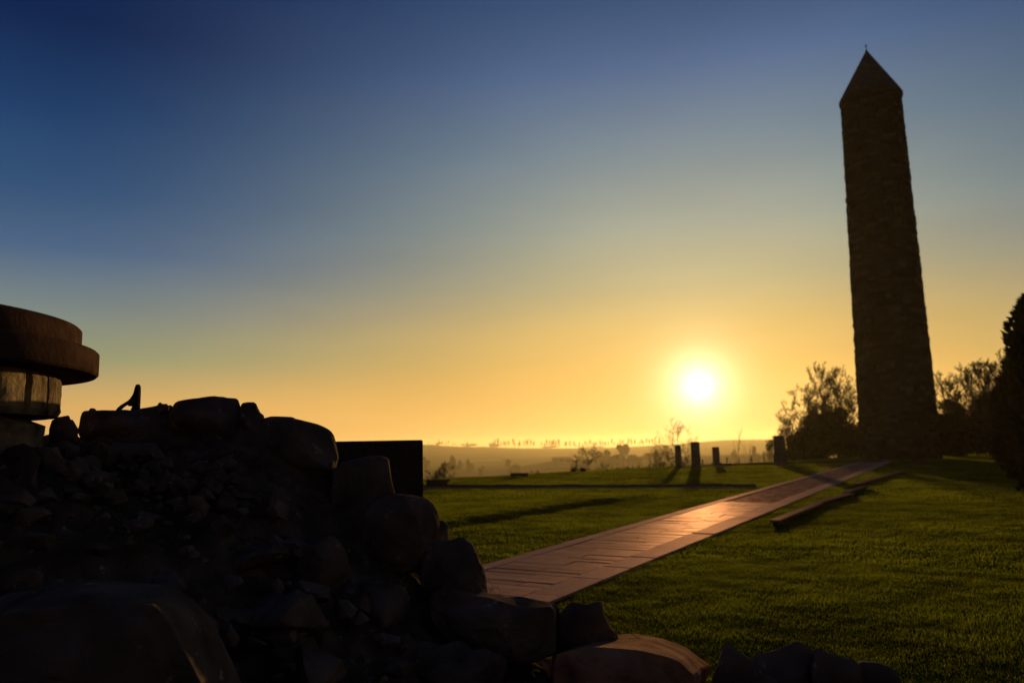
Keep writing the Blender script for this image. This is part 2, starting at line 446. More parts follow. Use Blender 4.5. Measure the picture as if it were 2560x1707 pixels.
y = 3.0; GAP = 0.015; T_END = 21.6
while y < T_END:
    dy = random.choice([0.18, 0.22, 0.26, 0.3, 0.36, 0.44]); y1 = min(y + dy, T_END + 0.2)
    cuts = [PLI + 0.0]
    x = PLI
    while True:
        x += random.uniform(0.55, 1.35)
        if x > PJ - 0.3: break
        cuts.append(x)
    cuts.append(PJ)
    for a, b_ in zip(cuts, cuts[1:]):
        put_slab('slab', slab_vars, a + GAP / 2, b_ - GAP / 2, y + GAP / 2, y1 - GAP / 2, 0.032 + random.uniform(-.0035, .0035))
    y = y1
for x0, x1 in ((PJ, PR), (PL, PLI)):
    y = 2.7
    while y < 60:
        y1 = y + random.uniform(0.75, 1.25)
        put_slab('edging', edge_vars, x0 + GAP / 2, x1 - GAP / 2, y + GAP / 2, y1 - GAP / 2, 0.036 + random.uniform(-.003, .003))
        y = y1
st = MB(); y = T_END + 0.2
while y < 60:
    dy = 0.16 + 0.004 * (y - T_END); x = PLI + random.uniform(-.1, 0)
    while x < PJ - 0.02:
        x1 = min(x + random.uniform(0.11, 0.22), PJ - 0.01)
        a = max(x, PLI + .005); h = 0.016 + random.uniform(-.004, .006)
        if x1 - a > 0.04: st.box((a, y, 0), (x1 - .012, y + dy - .012, h), PM, random.random())
        x = x1
    y += dy
o = st.obj('sett_paving', M['sett'], path); o['kind'] = 'stuff'; o['label'] = 'dark small setts on the far stretch of the path'

# paler cross path and low kerb at the far side of the left lawn
CA, CB = on_plane(960, 1121), on_plane(1738, 1119)
cdv = (CB - CA).normalized(); cn = Vector((-cdv.y, cdv.x, 0))
cp = MB(); ln = (CB - CA).length
CM = Matrix(((cdv.x, cn.x, 0, CA.x), (cdv.y, cn.y, 0, CA.y), (0, 0, 1, 0), (0, 0, 0, 1)))
cp.box((-8, -0.35, -0.04), (ln, 0.35, 0.03), CM)
tag(cp.obj('gravel_path', M['gravel']), 'narrow pale path crossing behind the left lawn', kind='structure')
kr = tag(empty('kerb_wall', CA), 'low dark stone kerb along the back of the left lawn', 'kerb')
x = -8.0
KM = Matrix(((cdv.x, cn.x, 0, 0), (cdv.y, cn.y, 0, 0), (0, 0, 1, 0), (0, 0, 0, 1)))
while x < ln - 0.1:
    x1 = min(x + random.uniform(0.8, 1.2), ln)
    k_ = MB(); k_.box((x + .01, 0.42, -0.05), (x1 - .01, 0.62, 0.10 + random.uniform(-.015, .015)), KM); k_.obj('kerb_stone', M['plaque'], kr); x = x1
C2, C3 = on_plane(1650, 1069), on_plane(2010, 1061)
d2 = (C3 - C2).normalized(); n2 = Vector((-d2.y, d2.x, 0))
M2 = Matrix(((d2.x, n2.x, 0, 0), (d2.y, n2.y, 0, 0), (0, 0, 1, 0), (0, 0, 0, 1)))
kr2 = tag(empty('kerb_wall', C2), 'low dark stone kerb behind the largest standing stone', 'kerb')
x = 0
L2 = (C3 - C2).length
while x < L2:
    k_ = MB(); k_.box((x + .01, 0.2, -0.05), (x + 1.29, 0.42, 0.11 + random.uniform(-.02, .02)), M2); k_.obj('kerb_stone', M['plaque'], kr2); x += 1.3
pp = MB(); P0 = on_plane(1612, 1071); 
MP = Matrix(((d2.x, n2.x, 0, P0.x), (d2.y, n2.y, 0, P0.y), (0, 0, 1, 0), (0, 0, 0, 1)))
pp.box((0, -1.2, -0.04), (1.7, 1.6, 0.035), MP)
tag(pp.obj('paved_patch', M['gravel']), 'small pale paved patch at the foot of the standing stones', kind='structure')

# slate tablets beside the path
def tablet(p0, p1, top, wid, label):
    a = on_plane(*p0, top); b_ = on_plane(*p1, top)
    d = (b_ - a); L = d.length; d.normalize(); n = Vector((-d.y, d.x, 0))
    e = tag(empty('stone_tablet', (a.x, a.y, 0)), label, 'memorial tablet', 'slate tablets beside the path')
    m_ = Matrix(((d.x, n.x, 0, 0), (d.y, n.y, 0, 0), (0, 0, 1, 0), (0, 0, 0, 1)))
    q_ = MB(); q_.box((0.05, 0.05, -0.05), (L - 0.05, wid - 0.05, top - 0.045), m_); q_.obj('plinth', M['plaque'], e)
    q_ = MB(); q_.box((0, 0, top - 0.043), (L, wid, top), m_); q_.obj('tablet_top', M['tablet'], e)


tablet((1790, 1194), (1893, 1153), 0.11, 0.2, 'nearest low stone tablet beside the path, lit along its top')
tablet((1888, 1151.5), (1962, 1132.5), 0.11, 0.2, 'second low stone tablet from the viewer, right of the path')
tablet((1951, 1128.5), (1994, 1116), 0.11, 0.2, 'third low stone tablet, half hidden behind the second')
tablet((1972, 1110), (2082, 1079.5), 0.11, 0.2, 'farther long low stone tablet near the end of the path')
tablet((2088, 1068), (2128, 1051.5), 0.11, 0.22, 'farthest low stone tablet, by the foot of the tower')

# ------------------------------------------------------------------ tower
TC = Vector((math.sin(R(26.43)) * 67.2, math.cos(R(26.43)) * 67.2, 0))
tw = tag(empty('round_tower', TC), 'tall dark round stone tower with conical cap at the end of the path', 'tower')
TH, RB, RT = 29.0, 2.84, 2.27
rad = lambda z: RB + (RT - RB) * (z / TH)
p = MB(); p.lathe([(rad(z) - 0.22, z) for z in np.linspace(-0.2, TH, 12)], 64); p.obj('shaft', M['mortar'], tw, True)
face = math.atan2(-TC.y, -TC.x)         # angle looking back to the camera
# window openings: (angle offset, z0, z1, half width)
def tower_px(x, y):
    r = ray(x, y); az = math.atan2(r.x, r.y); dd = (az - R(26.43)); return dd, r.z / math.hypot(r.x, r.y)
wins = []
for (x0, x1, y0, y1) in ((2021, 2031, 261, 297), (2000, 2012, 720, 753)):
    da, e0 = tower_px((x0 + x1) / 2, y1); _, e1 = tower_px((x0 + x1) / 2, y0)
    dd = 67.2 - 2.4
    z0 = EYE + e0 * dd; z1 = EYE + e1 * dd
    r_ = rad((z0 + z1) / 2); off = math.asin(max(-1, min(1, math.sin(da) * 67.2 / r_)))
    wins.append((face + off, z0, z1, 0.20))
for k in (math.pi / 2, math.pi, -math.pi / 2): wins.append((wins[0][0] + k, wins[0][1], wins[0][2], 0.2))


def wedge(a0, a1, z0, z1, ri, ro_b, ro_t, mb, tint, n=1, jit=0.0):
    vs = []
    for i in range(n + 1):
        a = a0 + (a1 - a0) * i / n; c, s_ = math.cos(a), math.sin(a)
        jb = random.uniform(-jit, jit)
        vs += [(ri * c, ri * s_, z0), ((ro_b + jb) * c, (ro_b + jb) * s_, z0), ((ro_t + jb) * c, (ro_t + jb) * s_, z1), (ri * c, ri * s_, z1)]
    fs = []
    for i in range(n):
        o_ = i * 4; q4 = o_ + 4
        fs += [(o_ + 1, q4 + 1, q4 + 2, o_ + 2), (o_ + 2, q4 + 2, q4 + 3, o_ + 3), (o_, q4, q4 + 1, o_ + 1)]
    fs += [(0, 1, 2, 3), (n * 4 + 3, n * 4 + 2, n * 4 + 1, n * 4)]
    mb.add(vs, fs, tint)


rest = MB(); singles = []
zs = [0.0, 0.4]
while zs[-1] < TH - 0.05: zs.append(min(zs[-1] + random.uniform(0.22, 0.36), TH))
snap = lambda v: min(zs, key=lambda c_: abs(c_ - v))
wins = [(wa, snap(w0), snap(w1), hw) for wa, w0, w1, hw in wins]
adiff = lambda a_, b_: ((a_ - b_ + math.pi) % (2 * math.pi)) - math.pi
for z, z1 in zip(zs, zs[1:]):
    r_ = rad(z); a = random.uniform(0, 0.3); aend = a + 2 * math.pi
    here = [(wa, hw / r_) for wa, w0, w1, hw in wins if w0 - .01 < z and z1 < w1 + .01]
    while a < aend - 1e-4:
        a1 = a + random.uniform(0.4, 0.95) / r_
        if aend - a1 < 0.25 / r_: a1 = aend
        segs = [(a, a1)]
        for wa, ww in here:
            new = []
            for p0, p1 in segs:
                c_ = adiff(wa, (p0 + p1) / 2) + (p0 + p1) / 2
                if p1 <= c_ - ww or p0 >= c_ + ww: new.append((p0, p1)); continue
                if p0 < c_ - ww - .03 / r_: new.append((p0, c_ - ww))
                if p1 > c_ + ww + .03 / r_: new.append((c_ + ww, p1))
            segs = new
        for p0, p1 in segs:
            g = 0.018 / r_
            if p1 - p0 < 3 * g: g = 0.003 / r_
            pr = random.uniform(-0.03, 0.05)
            tint = min(1.0, max(0, random.gauss(0.33, 0.2))) if random.random() > 0.11 else random.uniform(0.75, 1.0)
            key = (abs(adiff((p0 + p1) / 2, face)) < 1.25, -z)
            singles.append((key, (p0 + g, p1 - g, z + 0.012, z1 - 0.012, r_ - 0.25, rad(z) + pr, rad(z1) + pr - 0.005, tint)))
        a = a1
singles.sort(key=lambda s_: (not s_[0][0], -s_[0][1]))
for i, (_, s_) in enumerate(singles):
    if i < 298:
        q_ = MB(); wedge(*s_[:7], q_, s_[7], n=2, jit=0.008)
        q_.obj('stone', M['tower'], tw)
    else:
        wedge(*s_[:7], rest, s_[7], n=2, jit=0.008)
o = rest.obj('stonework', M['tower'], tw); o['kind'] = 'stuff'
for wa, z0, z1, hw in wins:
    wm = Matrix.Rotation(wa, 4, 'Z'); r_ = rad(z1); e_ = .035
    q_ = MB()
    q_.box((r_ - 0.2, -hw + .004, z0 + .002), (r_ + 0.02, hw - .004, z0 + .05), wm, .5); q_.box((r_ - 0.2, -hw + .004, z1 - .06), (r_ + 0.01, hw - .004, z1 - .002), wm, .45)
    q_.box((r_ - 0.2, -hw + .004, z0 + .052), (r_ - 0.02, -hw + e_, z1 - .062), wm, .4); q_.box((r_ - 0.2, hw - e_, z0 + .052), (r_ - 0.02, hw - .004, z1 - .062), wm, .45)
    wo = q_.obj('window', M['tower'], tw)
    q_ = MB(); q_.box((r_ - 0.215, -hw + e_ + .002, z0 + .053), (r_ - 0.15, hw - e_ - .002, z1 - .063), wm); q_.obj('opening_shade', M['dark'], wo)  # solid black block paints the shade inside the window
q_ = MB(); q_.lathe([(RT - .2, TH + .004), (RT + 0.09, TH + .004), (RT + 0.13, TH + 0.12), (RT + 0.13, TH + 0.30), (RT - 0.1, TH + 0.34)], 64); q_.obj('cornice', M['tower'], tw)
RH = 33.55 - (TH + 0.3)
prof = []
k = 12
for i in range(k):
    za = TH + 0.31 + RH * i / k; zb = TH + 0.31 + RH * (i + 1) / k
    ra = (RT + 0.13) * (1 - i / k); rb = (RT + 0.13) * (1 - (i + 1) / k)
    prof += [(max(ra, .03), za), (max(rb, .02) + 0.035, zb - 0.02), (max(rb, .02), zb)]
q_ = MB(); q_.lathe(prof, 48); q_.obj('roof', M['slate'], tw)
q_ = MB(); q_.box((-0.02, -0.02, 33.45), (0.02, 0.02, 34.1)); q_.box((-0.14, -0.018, 33.86), (-0.022, 0.018, 33.9)); q_.box((0.022, -0.018, 33.86), (0.14, 0.018, 33.9)); q_.obj('cross', M['iron'], tw)

# ------------------------------------------------------------------ standing stones
def pillar(xc, ytop, ybase, wpx, label, taper=0.9):
    b_ = on_plane(xc, ybase); dist = b_.dot(fwd) - CAM.dot(fwd)
    r = ray(xc - 1.0, ytop); hgt = EYE + r.z * (b_.y / r.y)
    w = wpx * S / F * dist
    e = tag(empty('standing_stone', (b_.x, b_.y, 0), -math.atan2(b_.x, b_.y)), label, 'standing stone', 'standing stones on the lawn edge')
    bm = bmesh.new(); bmesh.ops.create_cube(bm, size=1.0)
    for v in bm.verts:
        top = v.co.z > 0; k_ = taper if top else 1.0
        v.co = Vector((v.co.x * w * k_, v.co.y * w * 0.55 * k_, (hgt if top else -0.1)))
    bmesh.ops.bevel(bm, geom=list(bm.edges), offset=0.03, segments=2, affect='EDGES')
    bmesh.ops.subdivide_edges(bm, edges=list(bm.edges), cuts=2, use_grid_fill=True)
    for v in bm.verts: v.co += 0.012 * noise.noise_vector(v.co * 2.3)
    m = bpy.data.meshes.new('block'); bm.to_mesh(m); bm.free(); link('block', m, M['pillar'], e)
    q_ = MB(); q_.box((-w * 0.7, -w * 0.5, -0.1), (w * 0.7, w * 0.5, 0.06)); q_.obj('plinth', M['pillar'], e)


pillar(1559, 1022, 1072, 15, 'narrowest dark standing stone, leftmost of the four, in front of the bare shrub')
pillar(1599, 1014, 1073.5, 22, 'brown standing stone with flared foot, just below and left of the sun')
pillar(1645.5, 1026, 1064, 17, 'pale hazy standing stone right under the sun')
pillar(1793.5, 1000, 1068.5, 27, 'largest dark standing stone, its long shadow reaching the path')

# ------------------------------------------------------------------ benches, stones, fence along the lawn edge
def bench(x0, x1, ytop, ybase, label, thick, solid):
    a = on_plane(x0, ybase); b_ = on_plane(x1, ybase); c = (a + b_) / 2; w = (b_ - a).length
    r = ray((x0 + x1) / 2, ytop); h = EYE + r.z * c.y / r.y
    zb = min(tz(c.x, c.y), 0.0)
    e = tag(empty('stone_bench', (c.x, c.y, zb), math.atan2(b_.y - a.y, b_.x - a.x)), label, 'bench')
    h -= zb
    q_ = MB(); q_.box((-w / 2, -0.24, h - thick), (w / 2, 0.24, h)); q_.obj('seat', M['granite'], e)
    if solid:
        q_ = MB(); q_.box((-w / 2 + .02, -0.2, -0.05), (w / 2 - .09, 0.2, h - thick - .002)); q_.obj('base', M['granite'], e)
    else:
        for sx in (-1, 1):
            q_ = MB(); q_.box((sx * w * 0.36 - 0.1, -0.18, -0.05), (sx * w * 0.36 + 0.1, 0.18, h - thick - .002)); q_.obj('leg', M['granite'], e)


bench(983, 1028, 1101, 1117.5, 'dark solid stone bench at the left end of the kerb, beside the black slab', 0.09, True)
bench(1177, 1209, 1086, 1094.5, 'dark two-legged stone bench on the lawn edge against the misty valley', 0.14, False)

def lump(name, loc, size, label, cat, mat, seed=0, group=None):
    bm = bmesh.new(); bmesh.ops.create_icosphere(bm, subdivisions=3, radius=1)
    for v in bm.verts:
        n_ = noise.noise(v.co * 1.6 + Vector((seed * 7.1, 0, 0))); m_ = noise.noise(v.co * 5 + Vector((0, seed * 3.3, 0)))
        v.co *= 1 + 0.22 * n_ + 0.07 * m_
        v.co = Vector((v.co.x * size[0], v.co.y * size[1], v.co.z * size[2]))
    m = bpy.data.meshes.new(name); bm.to_mesh(m); bm.free()
    return tag(link(name, m, mat, None, loc), label, cat, group)


for i, (x, y, w, h, lab) in enumerate([(1318, 1083, 11, 10, 'small dark boulder on the lawn edge, left one of the pair by the bare tree'), (1340, 1082, 12, 8, 'flatter small dark boulder at the foot of the bare tree')]):
    b_ = on_plane(x, y); dist = b_.y
    lump('boulder', (b_.x, b_.y, h * S / F * dist * 0.4), (w * S / F * dist * 0.55, 0.25, h * S / F * dist * 0.55), lab, 'boulder', M['granite'], i)

fe = tag(empty('fence', (0, 0, 0)), 'thin wire fence with wooden posts along the top of the lawn edge', 'fence')
fp = []
for x, yb, yt in [(1395, 1081, 1074), (1419, 1079, 1072), (1443, 1077, 1070), (1467, 1075, 1067.5), (1492, 1073, 1065), (1516, 1071, 1063), (1542, 1069, 1061), (1570, 1067, 1059), (1614, 1065, 1055), (1640, 1063, 1054), (1670, 1061, 1050), (1698, 1059, 1049), (1727, 1058, 1047), (1755, 1057, 1044), (1778, 1056, 1045)]:
    b_ = on_plane(x, yb + 1.5); hgt = EYE + ray(x, yt).z * b_.y / ray(x, yt).y
    zb = tz(b_.x, b_.y) - 0.1
    q_ = MB(); q_.tube([(b_.x, b_.y, zb), (b_.x, b_.y, hgt)], [0.05, 0.045], 6); q_.obj('post', M['wood'], fe); fp.append((b_.x, b_.y, hgt))
for k_ in (0.08, 0.28):
    q_ = MB(); q_.tube([(a[0], a[1] - .05, a[2] - k_) for a in fp], [0.005] * len(fp), 3); q_.obj('wire', M['iron'], fe)

# ------------------------------------------------------------------ vegetation
def grow(seed, height, r0_, lean=0.1, spread=0.8, levels=4, first=0.25, upb=0.35, kids=(9, 8, 6, 4), twig=0.014):
    """branching skeleton -> (trunk MB, branches MB) at the origin"""
    rn = random.Random(seed); tr, br = MB(), MB()
    def limb(p, d, L, r, lev):
        n = 6 if lev == 0 else (4 if lev < 2 else 2)
        pts = [p.copy()]; rr = [r]; q_ = p.copy(); dd = d.copy()
        for i in range(n):
            jw = .05 if lev == 0 else .14
            dd = (dd + Vector((rn.gauss(0, jw), rn.gauss(0, jw), rn.gauss(0, .08) + upb * .12 * (lev > 0)))).normalized()
            q_ = q_ + dd * L / n; pts.append(q_.copy()); rr.append(max(twig * .55, r * (1 - 0.8 * (i + 1) / n)))
        (tr if lev == 0 else br).tube(pts, rr, 7 if lev == 0 else (5 if lev == 1 else 3), cap=lev < 2)
        if lev < levels:
            nk = kids[min(lev, len(kids) - 1)] + (7 if lev == 0 else 0)
            for j in range(nk):
                t_ = rn.uniform(first if lev == 0 else 0.25, 1.0)
                x_ = t_ * n; i0 = min(int(x_), n - 1); pos = pts[i0].lerp(pts[i0 + 1], x_ - i0)
                ax = (pts[i0 + 1] - pts[i0]).normalized()
                side_ = Vector((rn.gauss(0, 1), rn.gauss(0, 1), rn.gauss(0, .5))); side_ = (side_ - ax * side_.dot(ax)).normalized()
                nd_ = (ax * (1 - spread * .55) + side_ * spread * rn.uniform(.5, 1) + Vector((0, 0, upb))).normalized()
                limb(pos, nd_, L * rn.uniform(.32, .55) * (1.15 - .45 * t_), max(twig, r * (1 - .75 * t_) * .5), lev + 1)
    limb(Vector((0, 0, 0)), Vector((rn.gauss(0, lean), rn.gauss(0, lean), 1)).normalized(), height * .93, r0_, 0)
    return tr, br


def bare_tree(loc, height, seed, label, group=None, r=None, **k):
    tr, br = grow(seed, height, r or height * 0.011, **k)
    e = tag(empty('bare_tree', loc), label, 'tree', group)
    tr.obj('trunk', M['bark'], e); br.obj('crown', M['bark'], e)
    return e


def cards(mb, c, size, n, leaf, rn, shape='ball', lobes=7):
    ls = [(Vector((rn.uniform(-.62, .62), rn.uniform(-.62, .62), rn.uniform(-.55, .6))), rn.uniform(.3, .55)) for _ in range(lobes)]
    for i in range(n):
        l, r = rn.choice(ls)
        v = Vector((rn.gauss(0, 1), rn.gauss(0, 1), rn.gauss(0, 1))).normalized() * (rn.random() ** .45)
        q_ = l + v * r
        if shape == 'ball' and q_.length > 1.12: q_ *= 1.0 / q_.length
        q_ = Vector((q_.x * size[0], q_.y * size[1], q_.z * size[2])) + c
        a = Vector((rn.gauss(0, 1), rn.gauss(0, 1), rn.gauss(0, 1))).normalized(); b_ = a.orthogonal().normalized(); s_ = leaf * rn.uniform(.6, 1.3)
        mb.add([q_ - a * s_, q_ + b_ * s_ * .5, q_ + a * s_, q_ - b_ * s_ * .5], [(0, 1, 2, 3)], rn.random())


def bush(loc, size, n, leaf, label, group=None, seed=0, mat='shrub', name='bush', cat='bush', lobes=9):
    rn = random.Random(seed * 13 + 5)
    e = tag(empty(name, loc), label, cat, group)
    q_ = MB(); q_.tube([(0, 0, -0.3), (0.1, 0, size[2] * .6)], [size[0] * .06 + .02, size[0] * .03 + .01], 6)
    for k_ in range(5):
        a = rn.uniform(0, 6.28); q_.tube([(0.05, 0, size[2] * .1), (math.cos(a) * size[0] * .55, math.sin(a) * size[1] * .55, size[2] * rn.uniform(.8, 1.5))], [size[0] * .03 + .01, .01], 4)
    q_.obj('stem', M['bark'], e)
    q_ = MB(); cards(q_, Vector((0, 0, size[2] * .92)), size, n, leaf, rn, lobes=lobes); q_.obj('foliage', M[mat], e)
    return e


def px_bush(x0, x1, ytop, dist, label, leaf=None, n=1200, dz=0.0, group=None, seed=0, mat='shrub', name='bush', cat='bush', lobes=9):
    c = on_dist((x0 + x1) / 2, ytop, dist); w = (x1 - x0) / 2 * S / F * dist / math.cos(math.atan2(c.x, c.y)) 
    zb = tz(c.x, c.y); hh = (c.z - zb) / 1.9
    return bush((c.x, c.y, zb), (w, w * .8, max(hh, .2)), n, leaf or max(.06, w * .06), label, group, seed, mat, name, cat, lobes)


def px_tree(x, ytop, dist, label, seed, group=None, **k):
    c = on_dist(x, ytop, dist); zb = tz(c.x, c.y)
    return bare_tree((c.x, c.y, zb - .1), (c.z - zb) * (.89 if group == GT else 1.04), seed, label, group, **k)


GT = 'bare trees beside the tower'
px_tree(1913, 838, 88, 'tallest bare tree, left of the tower', 3, GT, spread=.75, twig=.018, first=.3, upb=.5)
px_tree(1868, 878, 86, 'rounded bare tree second from the left of the group by the tower', 8, GT, spread=.9, twig=.018, first=.25)
px_tree(1846, 905, 85, 'slim bare tree between the leftmost sapling and the rounded tree', 21, GT, spread=.7, twig=.015, first=.2)
px_tree(1829, 922, 84, 'leftmost bare sapling of the group by the tower', 12, GT, spread=.7, twig=.014, first=.15)
px_tree(1947, 868, 86, 'bare tree close against the left side of the tower', 17, GT, spread=.8, twig=.016, first=.3)
px_tree(1934, 880, 92, 'bare tree behind the tallest one, left of the tower', 5, GT, spread=.8, twig=.016, first=.3)
px_tree(1810, 965, 80, 'low bare shrub tree leaning out left of the evergreen thicket', 30, GT, spread=1.0, twig=.013, first=.1, lean=.3)
px_tree(1898, 900, 84, 'bare tree just left of the tallest one', 33, GT, spread=.8, twig=.015, first=.3)
px_tree(2182, 868, 84, 'bare tree close against the right side of the tower', 41, GT, spread=.8, twig=.018, first=.2)
px_tree(2205, 880, 82, 'bare tree second to the right of the tower', 44, GT, spread=.8, twig=.018, first=.2)
px_tree(2234, 852, 80, 'bare tree midway between the tower and the conifer hedge', 47, GT, spread=.8, twig=.018, first=.2)
px_tree(2262, 835, 80, 'broad bare tree next to the conifer hedge', 50, GT, spread=.9, twig=.018, first=.2)
px_tree(2292, 822, 78, 'tallest bare tree right of the tower, partly behind the conifer hedge', 53, GT, spread=.85, twig=.018, first=.2)
px_tree(2218, 905, 76, 'low bare tree in front of the thicket right of the tower', 56, GT, spread=.9, twig=.016, first=.15)
px_tree(2250, 880, 75, 'low spreading bare tree at the corner of the conifer hedge', 58, GT, spread=.9, twig=.016, first=.15)
GB = 'evergreen thicket beside the tower'
for i, (x0, x1, yt, d_, lab) in enumerate([(1800, 1862, 985, 78, 'low dark evergreen bush at the left end of the thicket by the tower'), (1832, 1905, 930, 80, 'dark evergreen bush in the middle of the thicket left of the tower'),
                                     (1880, 1960, 938, 79, 'dark evergreen bush under the tallest bare tree'), (1935, 2020, 925, 82, 'dark evergreen bush touching the left side of the tower'),
                                     (1845, 1935, 985, 76, 'broad low evergreen bush in front of the thicket left of the tower'), (1925, 2010, 980, 76, 'low evergreen bush at the left foot of the tower'),
                                     (2130, 2215, 945, 78, 'dark evergreen bush touching the right side of the tower'), (2195, 2275, 935, 76, 'dark evergreen bush in the gap right of the tower'),
                                     (2245, 2320, 905, 75, 'dark evergreen bush beside the far end of the conifer hedge'), (2150, 2245, 990, 73, 'low evergreen bush at the right foot of the tower'), (2225, 2310, 975, 72, 'low evergreen bush before the far end of the conifer hedge')]):
    px_bush(x0, x1, yt, d_, lab, leaf=.26, n=2600, group=GB, seed=i)
px_bush(1757, 1800, 1003, 66, 'small loose bush just behind the largest standing stone', leaf=.09, n=700, seed=40)

# conifer hedge on the right
def conifer(loc, h, r, seed, label):
    rn = random.Random(seed)
    e = tag(empty('conifer', loc), label, 'conifer', 'conifers in the hedge on the right')
    q_ = MB(); q_.tube([(0, 0, -.2), (0, 0, h * .9)], [.16, .03], 7); q_.obj('trunk', M['bark'], e)
    q_ = MB()
    for i in range(8000):
        t_ = rn.random() ** 1.15; zz = h * (0.01 + .97 * t_)
        prof_ = r * min(1.0, ((1 - t_) * 4.5) ** .7 + .04) * (0.86 + .22 * noise.noise(Vector((seed, zz * 1.1, 3)))) 
        a = rn.uniform(0, 6.283); lob = 1 + .16 * math.sin(a * 5 + zz * 2 + seed) 
        rr = prof_ * lob * (rn.random() ** .33)
        p_ = Vector((math.cos(a) * rr, math.sin(a) * rr, zz))
        d_ = Vector((math.cos(a) * .8, math.sin(a) * .8, .75 + rn.gauss(0, .25))).normalized(); s_ = rn.uniform(.10, .26); b_ = d_.orthogonal().normalized()
        b_ = Matrix.Rotation(rn.uniform(0, 6.28), 3, d_) @ b_
        q_.add([p_ - b_ * s_ * .32, p_ + b_ * s_ * .32, p_ + d_ * s_], [(0, 1, 2)], rn.random())
    q_.obj('foliage', M['conifer'], e)


for i, (x, yb, yt, r, lab) in enumerate([(2416, 1132, 672, .84, 'nearest and tallest dark conifer of the hedge, at the right edge'), (2369, 1103, 800, .82, 'second conifer of the hedge, a step lower than the nearest'),
                                         (2350, 1083, 838, .86, 'third conifer of the hedge from the viewer'), (2333, 1067, 868, .95, 'fourth conifer of the hedge, second from its far end'),
                                         (2327, 1056, 880, 1.1, 'farthest and lowest-looking conifer of the hedge, by the bare trees')]):
    b_ = on_plane(x, yb); hh = EYE + ray(x, yt).z * b_.y / ray(x, yt).y
    conifer((b_.x, b_.y, 0), hh, r, i + 3, lab)

# bare shrubs and small trees just beyond the lawn edge
GE = 'bare shrubs beyond the lawn edge'
px_tree(1346, 1043, 100, 'dark bare tree standing alone behind the small boulders', 61, spread=1.0, twig=.016, first=.15, levels=4)
px_tree(1490, 1062, 130, 'small faint bare sapling right of the lone bare tree', 62, spread=.6, twig=.014, first=.3, levels=3)
px_tree(1553, 992, 75, 'tall bare shrub reaching above the horizon behind the narrowest standing stone', 63, GE, spread=.8, twig=.008, kids=(7, 6, 5, 3), first=.03)
px_tree(1538, 1015, 76, 'bare shrub left of the narrowest standing stone', 64, GE, spread=1.0, twig=.008, kids=(7, 6, 5, 3), first=.03)
px_tree(1574, 1010, 76, 'bare shrub between the two left standing stones', 65, GE, spread=.9, twig=.008, kids=(7, 6, 5, 3), first=.03)
px_tree(1522, 1035, 74, 'low bare shrub at the left end of the shrubs by the standing stones', 66, GE, spread=1.2, twig=.008, kids=(7, 6, 5, 3), first=.03)
px_tree(1664, 1016, 160, 'thin dark leafless tree in the haze right of the pale standing stone', 67, spread=.3, twig=.03, first=.1, levels=2, upb=.8, kids=(3, 3))
px_tree(1700, 1022, 200, 'thin faint tree in the haze between the pale stone and the largest stone', 68, spread=.3, twig=.03, first=.1, levels=2, upb=.8, kids=(3, 3))
px_bush(1210, 1250, 1076, 62, 'small dark rounded bush on the lawn edge right of the two-legged bench', leaf=.08, n=700, seed=70)
px_tree(1000, 1074, 50, 'thin bare shrub behind the solid bench, left one', 71, spread=1.1, twig=.012, first=.05, levels=3)
px_tree(1017, 1069, 50, 'taller thin bare shrub behind the solid bench', 72, spread=1.0, twig=.012, first=.05, levels=3)
px_bush(985, 1030, 1086, 48, 'low brown shrub directly behind the solid stone bench', leaf=.06, n=500, seed=73, mat='fartree')

# hazy trees down in the valley
GV = 'hazy trees in the valley'
for i, (x0, x1, yt, d_, n_, lab) in enumerate([(1028, 1050, 1040, 620, 420, 'tall hazy tree in the left of the valley'), (1048, 1062, 1052, 620, 200, 'small hazy tree joined to the tall one in the left valley'),
                                       (1071, 1089, 1051, 640, 350, 'rounded hazy tree second from left in the valley'), (1158, 1174, 1054, 660, 330, 'lone small hazy tree in the middle of the valley'),
                                       (970, 988, 1046, 700, 300, 'hazy tree peeping out beside the black slab'), (1098, 1112, 1069, 560, 160, 'low hazy shrub in the valley right of the rounded tree'),
                                       (1172, 1200, 1067, 520, 300, 'low hazy bush at the foot of the barn hill'), (1366, 1406, 1033, 560, 500, 'broad dome-shaped hazy tree right of the barn'),
                                       (1412, 1445, 1020, 640, 400, 'tall hazy tree right of the dome-shaped tree'), (1395, 1470, 1046, 520, 600, 'wide low hazy copse below the tall hazy tree'),
                                       (1480, 1525, 1038, 640, 400, 'pale hazy tree left of the bare shrubs'), (1462, 1500, 1050, 600, 300, 'low pale hazy bush before the bare shrubs'),
                                       (1720, 1745, 1022, 500, 300, 'faint hazy tree between the standing stones and the thicket'), (1676, 1692, 1030, 520, 200, 'faint low hazy tree right of the thin dark tree'), (1748, 1772, 1030, 480, 250, 'faint hazy bush left of the largest standing stone')]):
    d_ *= 1.6
    px_bush(x0, x1, yt, d_, lab, leaf=(x1 - x0) * S / F * d_ * .09, n=n_ * 6, group=GV, seed=80 + i, mat='fartree', name='valley_tree', cat='tree', lobes=8)

